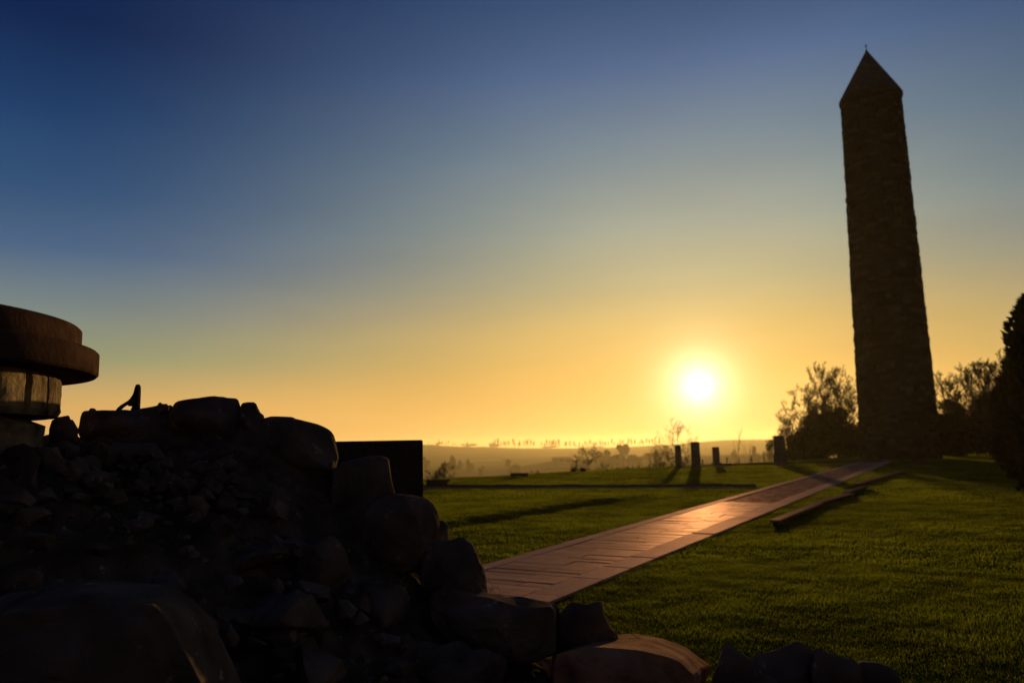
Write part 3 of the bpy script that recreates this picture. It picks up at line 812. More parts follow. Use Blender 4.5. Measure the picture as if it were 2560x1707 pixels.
# barn on the mid hill
c = on_dist((1270 + 1313) / 2, 1054, 1000); wb = (1313 - 1268) * S / F * 1000
bz = tz(c.x, c.y)
ba = tag(empty('barn', (c.x, c.y, bz), -math.atan2(c.x, c.y)), 'long low hazy barn on the hill in the valley', 'barn')
hh = max(2.0, on_dist(1290, 1049.5, 1000).z - bz)
q_ = MB(); q_.box((-wb / 2, -6, -2), (wb / 2, 6, hh * .62)); q_.obj('wall', M['farm'], ba)
q_ = MB(); x_ = wb / 2 + .4
q_.add([(-x_, -6.6, hh * .6), (x_, -6.6, hh * .6), (x_ - .6, 0, hh * 1.05), (-x_ + .6, 0, hh * 1.05), (-x_, 6.6, hh * .6), (x_, 6.6, hh * .6)], [(0, 1, 2, 3), (3, 2, 5, 4), (0, 3, 4), (1, 5, 2), (0, 4, 5, 1)]); q_.obj('roof', M['slate'], ba)
q_ = MB(); q_.box((-3, -6.08, -1), (1, -6.004, hh * .5)); q_.obj('door', M['wood'], ba)

# poplars on the far ridge
protos = []
for i in range(5):
    rn = random.Random(200 + i); e = empty('poplar', (0, 0, 0)); hp = 33 + rn.uniform(-3, 3)
    q_ = MB(); q_.tube([(0, 0, -1), (0, 0, hp * .9)], [.55, .15], 5); q_.obj('trunk', M['bark'], e)
    q_ = MB(); cards(q_, Vector((0, 0, hp * .66)), (4.2, 4.2, hp * .38), 420, 1.9, rn, lobes=6); q_.obj('crown', M['poplar'], e)
    protos.append(e)
used = set()
def far_tree(x, sc_, label, group, cat='tree'):
    r = ray(x, 1015); az = math.atan2(r.x, r.y); dd = 3360
    i = random.randrange(5)
    if i in used: e = copy_tree(protos[i])
    else: e = protos[i]; used.add(i)
    px, py = math.sin(az) * dd, math.cos(az) * dd
    e.location = (px, py, tz(px, py) - .5); e.scale = (sc_, sc_, sc_ * 1.2); e.rotation_euler = (0, 0, random.uniform(0, 6.28))
    tag(e, label, cat, group)


xs = list(np.arange(1139, 1228, 6.3)) + list(np.arange(1243, 1290, 6.0)) + list(np.arange(1296, 1520, 6.8))
for x in xs:
    far_tree(x + random.uniform(-2.4, 2.4), (1.0 if x < 1290 else .85) * random.uniform(.68, 1.15), 'poplar in the long even row along the hazy far ridge', 'poplars in a row along the far ridge')
for x, s_ in ((985, .35), (1008, .75), (1016, .6), (1024, .5), (1030, .7), (1041, .5), (1047, .45), (1073, .7), (1060, .4)):
    far_tree(x, s_ * .9, 'small scattered tree on the far ridge left of the poplar row', 'scattered trees on the left of the far ridge')
for i in range(5):
    if i not in used:
        for ch in list(protos[i].children): bpy.data.objects.remove(ch)
        bpy.data.objects.remove(protos[i])
px_bush(1118, 1150, 1015.5, 3360, 'low dark wood patch on the far ridge at the left end of the poplars', leaf=3, n=400, seed=131, mat='fartree', name='copse', cat='copse')
px_bush(1010 - 12, 1010 + 6, 1016, 3360, 'small rounded copse on the far ridge near the black slab', leaf=2, n=300, seed=133, mat='fartree', name='copse', cat='copse')

for i, (x0, x1, yt, lab) in enumerate([(1236, 1292, 1022, 'long low hedge under the middle poplars on the far ridge'), (1330, 1392, 1024, 'long low hedge under the right poplars on the far ridge'), (1052, 1100, 1018, 'low hedge on the far ridge left of the poplar row')]):
    px_bush(x0, x1, yt, 3340, lab, leaf=2.2, n=500, seed=140 + i, mat='fartree', name='hedge', cat='hedge', lobes=14)

# ------------------------------------------------------------------ the stone mound
YR = np.array([[-9, 6.0], [-4, 5.6], [-2, 5.6], [-0.8, 5.3], [0.3, 5.0], [1.3, 4.95], [3, 5.0]])
HR = np.array([[-9, 1.5], [-6, 1.75], [-3.6, 1.93], [-2.7, 1.99], [-1.85, 1.99], [-1.5, 1.78], [-1.25, 1.5], [-.85, 1.12], [-.5, .8], [-.2, .52], [.3, .36], [.7, .22], [1.3, .10], [1.9, .06], [2.5, -.08], [3, -.2]])
WF = np.array([[-9, 5], [-3, 4.6], [-1.2, 3.6], [-.4, 2.2], [.4, 1.3], [1.5, .8], [3, .6]])


def mound(x, y):
    yr = np.interp(x, YR[:, 0], YR[:, 1]); hr = np.interp(x, HR[:, 0], HR[:, 1]); wf = np.interp(x, WF[:, 0], WF[:, 1])
    f = np.clip(1 - np.abs(yr - y) / np.where(y < yr, wf, 2.2), 0, 1) ** .85
    return (hr + .2) * f - .2 + .62 * np.exp(-((x + 2.75) / .95) ** 2 - ((y - 3.55) / .75) ** 2)


xs_ = np.linspace(-9, 3, 260); ys_ = np.linspace(.6, 8, 180)
XX, YY = np.meshgrid(xs_, ys_); ZZ = mound(XX, YY)
vs_ = []
for a, b_, c_ in zip(XX.ravel(), YY.ravel(), ZZ.ravel()):
    p_ = Vector((a, b_, c_)); amp = min(1, max(0, (c_ + .2) * 2))
    vd = noise.voronoi(p_ * 2.6)[0]; vd2 = noise.voronoi(p_ * 6.5)[0]
    dz = amp * (.10 * noise.noise(p_ * 1.7) + .16 * min(.6, vd[1] - vd[0]) + .07 * min(.5, vd2[1] - vd2[0]) + .05 * noise.noise(p_ * 9) - .09)
    vs_.append((a, b_, c_ + dz - .03))
nx = len(xs_); ff = [(j * nx + i, j * nx + i + 1, (j + 1) * nx + i + 1, (j + 1) * nx + i) for j in range(len(ys_) - 1) for i in range(nx - 1)]
mm = bpy.data.meshes.new('mound'); mm.from_pydata(vs_, [], ff); mm.update()
tag(link('mound', mm, M['mound']), 'dark earthen mound of rubble under the foreground boulders', kind='structure')

GR = 'boulders of the foreground stone mound'


def resample(pts, n):
    pts = [Vector((p[0], p[1])) for p in pts]; L = [0]
    for a, b_ in zip(pts, pts[1:] + pts[:1]): L.append(L[-1] + (b_ - a).length)
    o_ = []; j = 0; cl = pts + pts[:1]
    for i in range(n):
        s_ = L[-1] * i / n
        while L[j + 1] < s_: j += 1
        o_.append(cl[j].lerp(cl[j + 1], (s_ - L[j]) / max(1e-6, L[j + 1] - L[j])))
    return o_


def rock(outline, d, t_, label, seed=0, front=None, mat='rock', rough=1.0, nn=96, name='boulder', fd=0.3):
    """a boulder whose rim follows the outline, standing at distance d, t_ deep"""
    o_ = resample(outline, nn); fr = resample(front, nn) if front else None
    c = sum(o_, Vector((0, 0))) / nn
    cf = (sum(fr, Vector((0, 0))) / nn) if fr else c
    prof_ = [(0.30, -.44), (.55, -.42), (.76, -.37), (.9, -.26), (.975, -.12), (1.0, 0.02), (.985, .2), (.92, .42), (.75, .62), (.4, .75)]
    if fr:
        prof_ = [(.3, -fd - .10, 0), (.55, -fd - .09, 0), (.78, -fd - .07, 0), (.93, -fd - .04, 0), (1.0, -fd, 0), (.995, -fd * .8, .2), (.99, -fd * .55, .45), (.99, -fd * .3, .7), (1.0, 0, 1), (.985, .2 * t_, 1), (.92, .42 * t_, 1), (.75, .62 * t_, 1), (.4, .75 * t_, 1)]
    else:
        prof_ = [(a_, b_ * t_, 1) for a_, b_ in prof_]
    rings = []
    for s_, dd, w_ in prof_:
        ring = []
        for i in range(nn):
            base = (fr[i].lerp(o_[i], w_) if fr else o_[i]); cc = cf.lerp(c, w_) if fr else c
            p2 = cc + (base - cc) * s_
            ring.append(at(p2.x, p2.y, d + dd))
        rings.append((s_, dd, ring))
    cen = at(c.x, c.y, d + .1 * t_)
    size = max((p_ - cen).length for s_, dd, r_ in rings if s_ > .98 for p_ in r_)
    vs = []
    off = Vector((seed * 3.7, seed * 1.3, seed * 9.1))
    for s_, dd, ring in rings:
        for p_ in ring:
            k_ = .22 if .97 <= s_ else 1.0
            q_ = p_ / max(size, .15)
            n_ = noise.noise(q_ * 1.6 + off) * .07 + (noise.voronoi(q_ * 2.6 + off)[0][0] - .35) * .14 + noise.noise(q_ * 6 + off) * .04 + noise.noise(Vector((q_.x * 5, q_.y * 5, q_.z * 22)) + off) * .035 * (s_ < .98) + (noise.cell(q_ * 9 + off) - .5) * .02 * (s_ < .95)
            vs.append(p_ + (p_ - cen).normalized() * n_ * size * k_ * rough)
    # split faces: flatten what sticks out past a few random planes
    rr_ = random.Random(seed * 17 + 3)
    for _ in range(24 if seed >= 20 else 12):
        nrm = Vector((rr_.gauss(0, 1), -abs(rr_.gauss(0, 1.1)) - .15, rr_.gauss(.1, .8))).normalized()
        dv = sorted((v - cen).dot(nrm) for v in vs); h_ = dv[int(len(dv) * (rr_.uniform(.64, .87) if seed >= 20 else rr_.uniform(.84, .95)))]
        for i, v in enumerate(vs):
            ov = (v - cen).dot(nrm) - h_
            if ov > 0:
                sr = rings[i // nn][0]
                vs[i] = v - nrm * ov * ((.85 if seed >= 20 else (.45 if fr else .75)) if sr < .95 else (.8 if seed >= 22 else (.12 if sr > .99 else .3)))
    vs.append(sum(vs[:nn], Vector()) / nn - fwd * .02 * t_); vs.append(sum(vs[-nn - 1:-1], Vector()) / nn + fwd * .02 * t_)
    fs = []
    for i in range(len(rings) - 1):
        for k_ in range(nn):
            k2 = (k_ + 1) % nn; fs.append((i * nn + k_, i * nn + k2, (i + 1) * nn + k2, (i + 1) * nn + k_))
    for k_ in range(nn):
        fs.append((len(vs) - 2, (k_ + 1) % nn, k_)); fs.append((len(vs) - 1, (len(rings) - 1) * nn + k_, (len(rings) - 1) * nn + (k_ + 1) % nn))
    org = cen.copy(); org.z = min(v.z for v in vs)
    m = bpy.data.meshes.new(name); m.from_pydata([tuple(v - org) for v in vs], [], fs); m.update()
    bm = bmesh.new(); bm.from_mesh(m); bmesh.ops.recalc_face_normals(bm, faces=bm.faces); bm.to_mesh(m); bm.free()
    return tag(link(name, m, M[mat], None, org), label, 'boulder', GR)


rock([(176, 990), (182, 975), (184, 958), (187, 946), (192, 942.5), (203, 942), (240, 941.5), (265, 942), (285, 940.5), (300, 942), (330, 936.5), (352, 932.5), (362, 930), (396, 926), (420, 960), (410, 1030), (190, 1030)], 5.7, .6, 'long flat-topped black boulder under the iron bracket', 1, rough=.22)
rock([(201, 950), (205, 939), (208, 936.5), (216, 937.5), (219, 938.5), (222, 944), (224, 960), (203, 960)], 5.68, .1, 'small stone sitting near the left end of the long flat-topped boulder', 2, rough=.4, nn=32, name='stone')
rock([(356, 940), (360, 930), (364, 924.5), (368, 923.5), (374, 927.5), (383, 927), (390, 935), (385, 950), (360, 950)], 5.66, .12, 'small pointed stone between the long boulder and the flat top boulder', 3, rough=.4, nn=32, name='stone')
rock([(384, 945), (389, 930), (394, 921), (402, 916), (425, 914.5), (455, 914), (478, 910.5), (492, 909), (520, 910.5), (546, 909.5), (551, 913), (553.5, 925), (560, 960), (550, 1010), (420, 1020), (385, 985)], 5.55, .5, 'broad black boulder at the highest point of the mound', 4, rough=.22)
rock([(549, 940), (553, 924), (557, 919), (570, 917), (583, 917), (589, 923), (593, 936), (598, 947), (606, 953.5), (615, 990), (605, 1030), (560, 1030), (548, 970)], 5.5, .35, 'narrow block wedged right of the broad boulder at the top', 5, rough=.22)
rock([(590, 970), (598, 956), (620, 953), (650, 955), (672, 957), (679, 961.5), (705, 967.5), (728, 973), (745, 979.5), (759, 987), (767, 997), (771, 1012), (774, 1030), (778, 1050), (775, 1062), (770, 1090), (720, 1110), (640, 1090), (600, 1030)], 5.4, .5, 'long rounded boulder sloping down toward the black slab', 6, rough=.22)
rock([(765, 1080), (785, 1062), (820, 1052), (850, 1046), (880, 1046), (893, 1054), (896, 1080), (899, 1100), (904, 1118), (908, 1130), (905, 1165), (880, 1250), (800, 1255), (755, 1180)], 5.25, .4, 'upright boulder in front of the black slab, a thin sunlit edge on its right', 7, rough=.6)
rock([(830, 1180), (850, 1155), (878, 1140), (905, 1133), (950, 1136), (980, 1144), (995, 1155), (1005, 1172), (1009, 1188), (1012, 1210), (1004, 1265), (965, 1310), (880, 1330), (825, 1270)], 5.1, .5, 'large smooth boulder below the right end of the black slab', 8, rough=.7)
rock([(985, 1200), (1008, 1193), (1020, 1196), (1029, 1203), (1031, 1220), (1031, 1238), (1022, 1265), (985, 1270)], 5.25, .3, 'small squared block sticking out right of the large smooth boulder', 9, rough=.6, nn=48)
rock([(968, 1285), (978, 1258), (995, 1248), (1018, 1243), (1038, 1240), (1055, 1232), (1070, 1235), (1082, 1244), (1093, 1262), (1103, 1290), (1111, 1302), (1118, 1330), (1121, 1362), (1112, 1400), (1045, 1415), (985, 1390), (964, 1330)], 4.95, .45, 'rounded boulder at the left edge of the path', 10, rough=.7)
rock([(985, 1375), (1000, 1350), (1025, 1343), (1080, 1353), (1120, 1361), (1165, 1370), (1200, 1370), (1240, 1379), (1272, 1384), (1284, 1394), (1288, 1430), (1290, 1500), (1200, 1530), (1060, 1500), (985, 1430)], 4.8, .55, 'long slanting boulder below the near end of the path', 11,
     front=[(985, 1380), (1000, 1356), (1025, 1348), (1080, 1359), (1120, 1368), (1165, 1384), (1200, 1396), (1240, 1394), (1272, 1392), (1284, 1402), (1288, 1430), (1290, 1500), (1200, 1530), (1060, 1500), (985, 1430)], rough=.6, fd=.2)
rock([(1276, 1450), (1282, 1408), (1300, 1393), (1317, 1380), (1335, 1384), (1350, 1386), (1365, 1380.5), (1381, 1379), (1386, 1396), (1392, 1418), (1403, 1440), (1418, 1454), (1430, 1500), (1350, 1530), (1280, 1520)], 4.75, .35, 'peaked dark boulder between the path end and the sunlit boulder', 12, rough=.55)
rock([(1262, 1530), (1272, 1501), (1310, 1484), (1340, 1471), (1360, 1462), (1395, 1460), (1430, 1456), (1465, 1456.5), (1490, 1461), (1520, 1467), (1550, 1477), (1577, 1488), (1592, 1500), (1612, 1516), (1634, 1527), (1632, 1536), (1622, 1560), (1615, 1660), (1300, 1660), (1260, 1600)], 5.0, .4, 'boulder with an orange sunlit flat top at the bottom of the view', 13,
     front=[(1262, 1533), (1272, 1506), (1310, 1494), (1340, 1487), (1360, 1485), (1395, 1486), (1430, 1487), (1465, 1489), (1490, 1492), (1520, 1497), (1550, 1503), (1577, 1513), (1588, 1523), (1598, 1534), (1612, 1545), (1615, 1552), (1612, 1575), (1608, 1660), (1300, 1660), (1260, 1600)], mat='rock_sunlit', rough=.35, fd=.8)
rock([(1625, 1600), (1638, 1550), (1653, 1508), (1665, 1475), (1670, 1472), (1681, 1480), (1700, 1495), (1725, 1514), (1760, 1540), (1800, 1575), (1810, 1660), (1630, 1660)], 4.7, .35, 'pyramid-shaped dark boulder right of the sunlit one', 14, rough=.4)
rock([(1712, 1545), (1722, 1515), (1732, 1502), (1760, 1496), (1787, 1491), (1816, 1476), (1826, 1468), (1840, 1472), (1866, 1485), (1885, 1530), (1890, 1660), (1720, 1660)], 4.9, .4, 'jagged dark boulder right of the pyramid-shaped one', 15, rough=.5)
rock([(1862, 1530), (1870, 1488), (1886, 1480), (1896, 1494), (1926, 1504), (1960, 1512), (1978, 1530), (1985, 1660), (1860, 1660)], 4.8, .35, 'dark boulder with a sharp notch, second from the right end of the mound', 16, rough=.5)
rock([(1950, 1560), (1962, 1524), (1980, 1516), (2014, 1519), (2044, 1529), (2066, 1552), (2085, 1600), (2090, 1660), (1950, 1660)], 4.95, .35, 'last low boulder at the right end of the mound, on the grass', 17, rough=.5)
rock([(112, 985), (118, 965), (132, 957), (152, 953), (158, 951.5), (162, 963), (168, 964), (180, 985), (178, 1020), (112, 1020)], 5.0, .3, 'small sharp stone between the round table and the long flat boulder', 18, rough=.4, nn=48, name='stone')
rock([(-60, 1420), (-40, 1385), (0, 1362), (80, 1352), (150, 1340), (200, 1334), (300, 1337), (390, 1346), (450, 1378), (485, 1420), (520, 1490), (560, 1580), (570, 1720), (-60, 1720)], 3.0, .9, 'biggest boulder, bottom left, with a flat bluish top', 19,
     front=[(-60, 1440), (-40, 1415), (0, 1400), (80, 1395), (150, 1392), (200, 1382), (300, 1385), (360, 1388), (395, 1430), (420, 1480), (450, 1530), (490, 1600), (500, 1720), (-60, 1720)], rough=.75, fd=.42)
rock([(-60, 1200), (0, 1193), (40, 1203), (92, 1225), (135, 1262), (130, 1340), (60, 1370), (-60, 1370)], 3.5, .4, 'wedge-shaped boulder above the biggest one at the left edge', 20)
rock([(-60, 1010), (0, 992), (35, 988), (75, 1008), (97, 1040), (85, 1100), (108, 1180), (60, 1220), (-60, 1210)], 3.85, .4, 'tall leaning boulder below the round stone table', 21)
rock([(75, 1035), (140, 1013), (250, 1017), (380, 1028), (430, 1055), (385, 1095), (250, 1085), (110, 1060)], 4.75, .5, 'thin flat slab lying below the long flat-topped boulder', 22)
rock([(175, 1260), (230, 1202), (305, 1190), (365, 1218), (395, 1262), (335, 1320), (200, 1315)], 4.0, .5, 'pale-topped boulder above the flat bluish one', 23)
rock([(340, 1300), (430, 1225), (540, 1212), (645, 1248), (700, 1330), (560, 1345), (380, 1345)], 4.0, .5, 'broad humped boulder in the middle of the mound', 24)
rock([(110, 1120), (260, 1072), (400, 1085), (505, 1118), (530, 1190), (400, 1225), (240, 1205), (125, 1185)], 4.5, .6, 'wide layered boulder in the upper middle of the mound', 25)
rock([(500, 1040), (560, 1015), (640, 1028), (725, 1072), (760, 1150), (710, 1215), (580, 1205), (500, 1130)], 4.95, .5, 'mossy boulder under the long rounded one', 26)
rock([(630, 1250), (700, 1203), (790, 1235), (815, 1300), (780, 1370), (690, 1360), (635, 1310)], 4.3, .45, 'lichen-spotted boulder left of the large smooth boulder', 27)
rock([(470, 1370), (620, 1335), (760, 1375), (805, 1450), (700, 1510), (520, 1500), (465, 1430)], 3.6, .5, 'low boulder with a dark undercut in the lower middle', 28)
rock([(715, 1345), (850, 1308), (960, 1335), (1008, 1420), (940, 1490), (800, 1480), (725, 1420)], 4.3, .45, 'squat boulder below the large smooth one', 29)
rock([(810, 1490), (960, 1450), (1080, 1480), (1265, 1495), (1290, 1660), (800, 1660)], 4.0, .5, 'wide low boulder at the bottom centre, left of the sunlit one', 30)
rock([(540, 1510), (700, 1475), (835, 1505), (860, 1660), (550, 1660)], 3.3, .5, 'dark boulder at the bottom, right of the biggest one', 31)

# loose rubble lying on the mound
rb = MB(); rn = random.Random(5)
for i in range(2600):
    x = rn.uniform(-6, 1.8); y = rn.uniform(2.0, 5.6); z_ = float(mound(x, y))
    if z_ < -.05 or y > np.interp(x, YR[:, 0], YR[:, 1]) - .75: continue
    s_ = .012 + .085 * rn.random() ** 2.2; pts = [Vector((rn.gauss(0, 1), rn.gauss(0, 1), rn.gauss(0, .45))).normalized() * s_ * rn.uniform(.7, 1.2) for _ in range(18)]
    bm = bmesh.new(); [bm.verts.new(p_) for p_ in pts]; bmesh.ops.convex_hull(bm, input=bm.verts); bm.verts.index_update()
    live = [v for v in bm.verts if v.link_faces]; ix = {v: k_ for k_, v in enumerate(live)}
    o_ = Vector((x, y, z_ + s_ * .3 + .03))
    rb.add([v.co + o_ for v in live], [tuple(ix[v] for v in f.verts) for f in bm.faces], rn.random()); bm.free()
tag(rb.obj('rubble', M['rock']), 'loose small stones scattered over the mound', kind='stuff')

# dry weeds and moss tufts between the stones
wd = MB(); rn = random.Random(11)
for i in range(420):
    x = rn.uniform(-5, 1.6); y = rn.uniform(2.3, 5.3); z_ = float(mound(x, y))
    if z_ < .02: continue
    for k_ in range(rn.randint(6, 14)):
        a_ = rn.uniform(0, 6.28); l_ = rn.uniform(.03, .11); o_ = Vector((x + rn.gauss(0, .03), y + rn.gauss(0, .03), z_ - .02)); d_ = Vector((math.cos(a_) * .7, math.sin(a_) * .7, rn.uniform(.5, 1.4))).normalized()
        b_ = d_.orthogonal().normalized() * .0035
        wd.add([o_ - b_, o_ + b_, o_ + d_ * l_ + Vector((0, 0, -.15 * l_))], [(0, 1, 2)], rn.random())
tag(wd.obj('weeds', M['weed']), 'dry weeds and moss tufts growing between the stones of the mound', kind='stuff')

# black slab standing behind the mound
a = at(700, 1010, 7.0); b_ = at(970.5, 1011, 7.0)
sl = tag(empty('stone_slab', ((a.x + b_.x) / 2, (a.y + b_.y) / 2, 0), R(8.5)), 'smooth black rectangular slab standing behind the mound', 'slab')
w = (Vector((a.x, a.y)) - Vector((b_.x, b_.y))).length; htop = at(900, 1011, 7.0).z
bm = bmesh.new(); bmesh.ops.create_cube(bm, size=1)
for v in bm.verts: v.co = Vector((v.co.x * w, (v.co.y + .5) * .3, htop if v.co.z > 0 else -.1))
bmesh.ops.bevel(bm, geom=list(bm.edges), offset=.008, segments=2, affect='EDGES')
m = bpy.data.meshes.new('panel'); bm.to_mesh(m); bm.free(); link('panel', m, M['granite'], sl)
q_ = MB(); q_.box((-w / 2 - .1, -.1, -.1), (w / 2 + .1, .4, .08)); q_.obj('plinth', M['granite'], sl)

# round two-tier stone table on its drum
TCx, TCy = -3.76, 4.07
tb = tag(empty('round_table', (TCx, TCy, 1.6)), 'round two-tiered brown stone table on a drum of upright blocks, at the left edge', 'stone table')
z0 = 1.75 + .45 - 1.6
bv = .012
def disc(name, r, za, zb, mat):
    q_ = MB(); q_.lathe([(0.02, za), (r - bv, za), (r, za + bv), (r, zb - bv), (r - bv, zb), (0.02, zb)], 160); o_ = q_.obj(name, mat, tb); 
    m_ = o_.data
    for p_ in m_.polygons: p_.use_smooth = abs(p_.normal.z) < .3
disc('lower_disc', 1.37, z0, z0 + .145, M['table'])
disc('upper_disc', 1.27, z0 + .147, z0 + .285, M['table'])
q_ = MB(); q_.lathe([(1.02, -.5), (1.02, z0 - .003)], 64); q_.obj('core', M['mortar'], tb)
a = 0; rn = random.Random(4)
brk = []
base_a = math.atan2(TCy, TCx) + math.pi   # toward the camera
tang = base_a + math.acos(1.17 / math.hypot(TCx, TCy))
cur = tang - R(-3)
ang = [tang + R(12), tang - R(16), tang - R(29), tang - R(43)]
while ang[-1] > tang + R(12) - 2 * math.pi + R(26): ang.append(ang[-1] - R(rn.uniform(13, 19)))
ang.append(tang + R(12) - 2 * math.pi)
for a1, a0 in zip(ang, ang[1:]):
    q_ = MB(); n_ = 8
    rr = 1.168 + rn.uniform(-.015, .015); g = .007
    vs = []; rows = 7
    for j in range(rows + 1):
        zz = z0 - .245 + (.24) * j / rows
        for i in range(n_ + 1):
            aa = a0 + g + (a1 - a0 - 2 * g) * i / n_
            edge = min(i, n_ - i, j, rows - j) == 0
            rj = rr - (.02 if edge else 0) + .012 * noise.noise(Vector((aa * 9, zz * 14, a0)))
            vs.append((rj * math.cos(aa), rj * math.sin(aa), zz))
    fs = [(j * (n_ + 1) + i, j * (n_ + 1) + i + 1, (j + 1) * (n_ + 1) + i + 1, (j + 1) * (n_ + 1) + i) for j in range(rows) for i in range(n_)]
    k0 = len(vs); 
    for j in (0, rows):
        for i in (0, n_):
            x_, y_, zz = vs[j * (n_ + 1) + i]; l_ = math.hypot(x_, y_); vs.append((x_ / l_ * 1.03, y_ / l_ * 1.03, zz))
    T = rows * (n_ + 1)
    fs += [(0, k0, k0 + 2) + tuple(j * (n_ + 1) for j in range(rows, 0, -1)), tuple(j * (n_ + 1) + n_ for j in range(rows + 1)) + (k0 + 3, k0 + 1),
           tuple(range(n_, -1, -1)) + (k0, k0 + 1), tuple(T + i for i in range(n_ + 1)) + (k0 + 3, k0 + 2)]
    q_.add(vs, fs, rn.random()); q_.obj('block', M['drum'], tb)
q_ = MB(); prof_ = []
vs = []; n_ = 180; rows = 6
for j in range(rows + 1):
    zz = z0 - .25 - .28 * j / rows
    for i in range(n_):
        aa = 2 * math.pi * i / n_; rj = 1.09 + .06 * noise.noise(Vector((math.cos(aa) * 5, math.sin(aa) * 5, zz * 7))) + .03 * j / rows - (.1 if j == 0 else 0)
        vs.append((rj * math.cos(aa), rj * math.sin(aa), zz))
q_.add(vs, [(j * n_ + i, (j + 1) * n_ + i, (j + 1) * n_ + (i + 1) % n_, j * n_ + (i + 1) % n_) for j in range(rows) for i in range(n_)]); q_.obj('rough_base', M['drum'], tb)

# iron bracket on the flat boulder
def gp(x, y): return ((250 + x / 12.06) / S, (930 + y / 12.06) / S)
spike = [(1145, 1100), (1147, 1060), (1155, 900), (1163, 700), (1168, 560), (1165, 460), (1150, 415), (1125, 380), (1104, 372), (1082, 380), (1062, 420), (1040, 490), (1020, 575), (990, 660), (950, 730), (900, 800), (850, 850), (790, 890), (700, 945), (610, 1000), (540, 1060), (490, 1120), (455, 1180), (455, 1230), (560, 1230),
         (565, 1185), (600, 1130), (650, 1080), (720, 1030), (800, 980), (832, 960), (840, 1005), (862, 1025), (905, 1027), (962, 1030), (950, 1080), (920, 1110), (935, 1150), (980, 1200), (1060, 1200), (1140, 1190)]
hole = [(1015, 805), (980, 845), (945, 885), (1012, 880)]
dI = 5.72
bk = tag(empty('iron_bracket', at(*gp(1100, 1160), dI)), 'black pointed iron bracket with a curved brace, standing on the flat-topped boulder', 'bracket')
org = bk.location.copy()
bm = bmesh.new()
def loop(pts):
    v_ = [bm.verts.new(at(*gp(*p_), dI) - org) for p_ in pts]
    return [bm.edges.new((v_[i], v_[(i + 1) % len(v_)])) for i in range(len(v_))]
es = loop(spike) + loop(hole)
r_ = bmesh.ops.triangle_fill(bm, edges=es, use_beauty=True)
ex = bmesh.ops.extrude_face_region(bm, geom=[f for f in bm.faces])
bmesh.ops.translate(bm, verts=[g_ for g_ in ex['geom'] if isinstance(g_, bmesh.types.BMVert)], vec=fwd * .035)
bmesh.ops.recalc_face_normals(bm, faces=bm.faces)
m = bpy.data.meshes.new('blade'); bm.to_mesh(m); bm.free(); link('blade', m, M['iron'], bk)

# ------------------------------------------------------------------ grass
def in_path(x, y):
    n_ = x * N2.x + y * N2.y; u_ = x * U2.x + y * U2.y
    return (n_ > PL - .01) & (n_ < PR + .01) & (u_ > 2) & (u_ < 61)


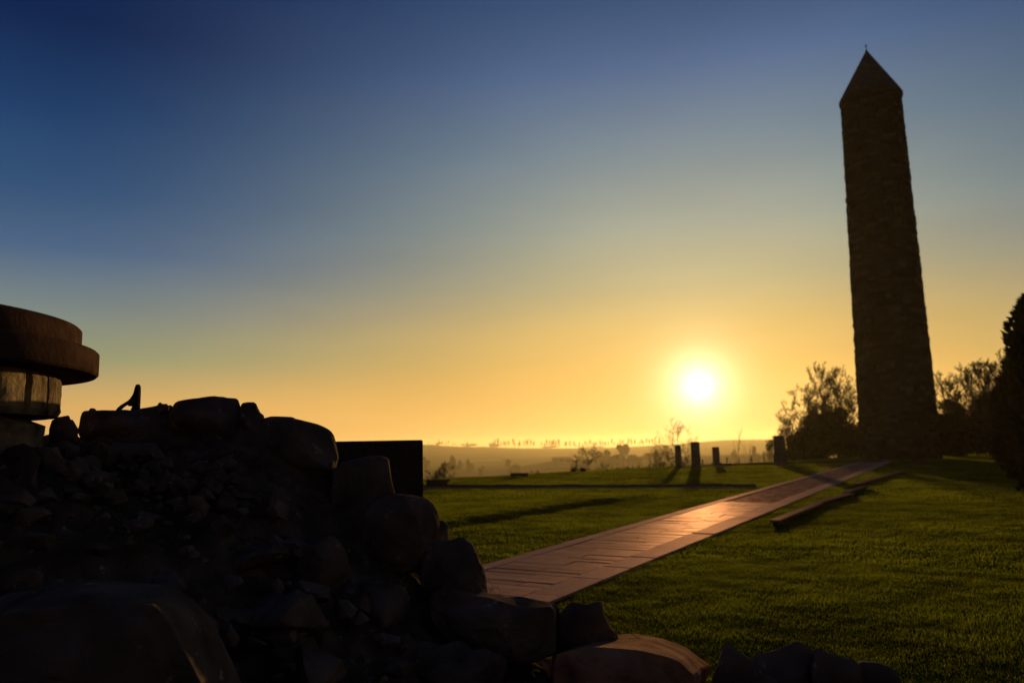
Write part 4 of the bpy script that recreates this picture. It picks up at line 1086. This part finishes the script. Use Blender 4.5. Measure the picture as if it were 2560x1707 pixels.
def blades(n, dmin, dmax, hgt, wid, lo=-34, hi=38):
    d = np.sqrt(rng.uniform(dmin ** 2, dmax ** 2, n)) ; az = np.radians(rng.uniform(lo, hi, n))
    x = d * np.sin(az); y = d * np.cos(az)
    s = y - np.interp(x, EDGE[:, 0], EDGE[:, 1])
    ok = ~in_path(x, y) & (s < 1.0) & (np.hypot(x - TC.x, y - TC.y) > RB + .05) & ((mound(x, y) < 0.0) | (y > 6.5))
    c = (x - CA.x) * cn.x + (y - CA.y) * cn.y; al = (x - CA.x) * cdv.x + (y - CA.y) * cdv.y
    ok &= ~((np.abs(c) < .36) & (al < ln))
    x, y, d = x[ok], y[ok], d[ok]; n = len(x)
    z = terrain(x, y)
    # clumpy height: cheap value noise from sines
    def vn(f, ph): return np.sin(x * f + ph + 1.7 * np.sin(y * f * .8 + ph * 2)) * np.sin(y * f * 1.1 - ph + 1.3 * np.sin(x * f * .7))
    cl = .5 + .25 * vn(3.1, .3) + .2 * vn(7.3, 1.9) + .25 * vn(1.1, 4.0)
    h = .66 * hgt * (0.45 + .75 * np.clip(cl, 0, 1.3)) * rng.uniform(.6, 1.25, n)
    th = rng.uniform(0, 2 * np.pi, n); w = wid * rng.uniform(.7, 1.3, n)
    le = rng.normal(0, .45, (n, 2)) * h[:, None]
    ax, ay = np.cos(th) * w / 2, np.sin(th) * w / 2
    v = np.empty((n, 3, 3), np.float32)
    v[:, 0] = np.stack([x - ax, y - ay, z - .01], 1); v[:, 1] = np.stack([x + ax, y + ay, z - .01], 1); v[:, 2] = np.stack([x + le[:, 0], y + le[:, 1], z + h], 1)
    patch_ = vn(.45, 2.2) * .5 + vn(.17, 5.1) * .5
    ti = np.clip(.45 + .8 * (cl - .5) + .32 * patch_ + rng.normal(0, .2, n), 0, 1)
    return v.reshape(-1, 3), np.repeat(ti, 3)


parts = [blades(300000, 5, 12, .05, .010), blades(330000, 12, 24, .055, .020), blades(260000, 24, 42, .06, .045), blades(170000, 42, 82, .07, .09, 0, 38)]
V = np.concatenate([p_[0] for p_ in parts]); T_ = np.concatenate([p_[1] for p_ in parts]); nv = len(V)
gme = bpy.data.meshes.new('grass'); gme.vertices.add(nv); gme.vertices.foreach_set('co', V.ravel())
gme.loops.add(nv); gme.loops.foreach_set('vertex_index', np.arange(nv, dtype=np.int32))
gme.polygons.add(nv // 3); gme.polygons.foreach_set('loop_start', np.arange(0, nv, 3, dtype=np.int32)); gme.polygons.foreach_set('loop_total', np.full(nv // 3, 3, np.int32))
gme.update(); a_ = gme.attributes.new('tint', 'FLOAT', 'POINT'); a_.data.foreach_set('value', T_.astype(np.float32))
tag(link('grass', gme, M['grass']), 'short mown grass of the lawn', 'grass', kind='stuff')

# a few dry straws on the foreground boulders
q_ = MB()
for (x0, y0, x1, y1, d_) in [(1442, 1439, 1469, 1451, 4.9), (1446, 1454, 1480, 1472, 4.85), (1491, 1457, 1509, 1464, 4.95), (1121, 1328, 1129, 1339, 5.0), (1126, 1349, 1129, 1354, 5.0), (1143, 1348, 1147, 1354, 5.0), (1130, 1352, 1124, 1366, 4.95), (1300, 1382, 1316, 1384, 4.8)]:
    a, b_ = at(x0, y0, d_), at(x1, y1, d_ - .08); mid = (a + b_) / 2 + Vector((0, 0, .004))
    q_.tube([a, mid, b_], [.002, .0035, .002], 3)
    q_.tube([b_, b_ + Vector((.02, .03, -.08))], [.0012, .0012], 3)
tag(q_.obj('straw', M['straw']), 'few dry grass stalks catching the sun on the foreground boulders', kind='stuff')
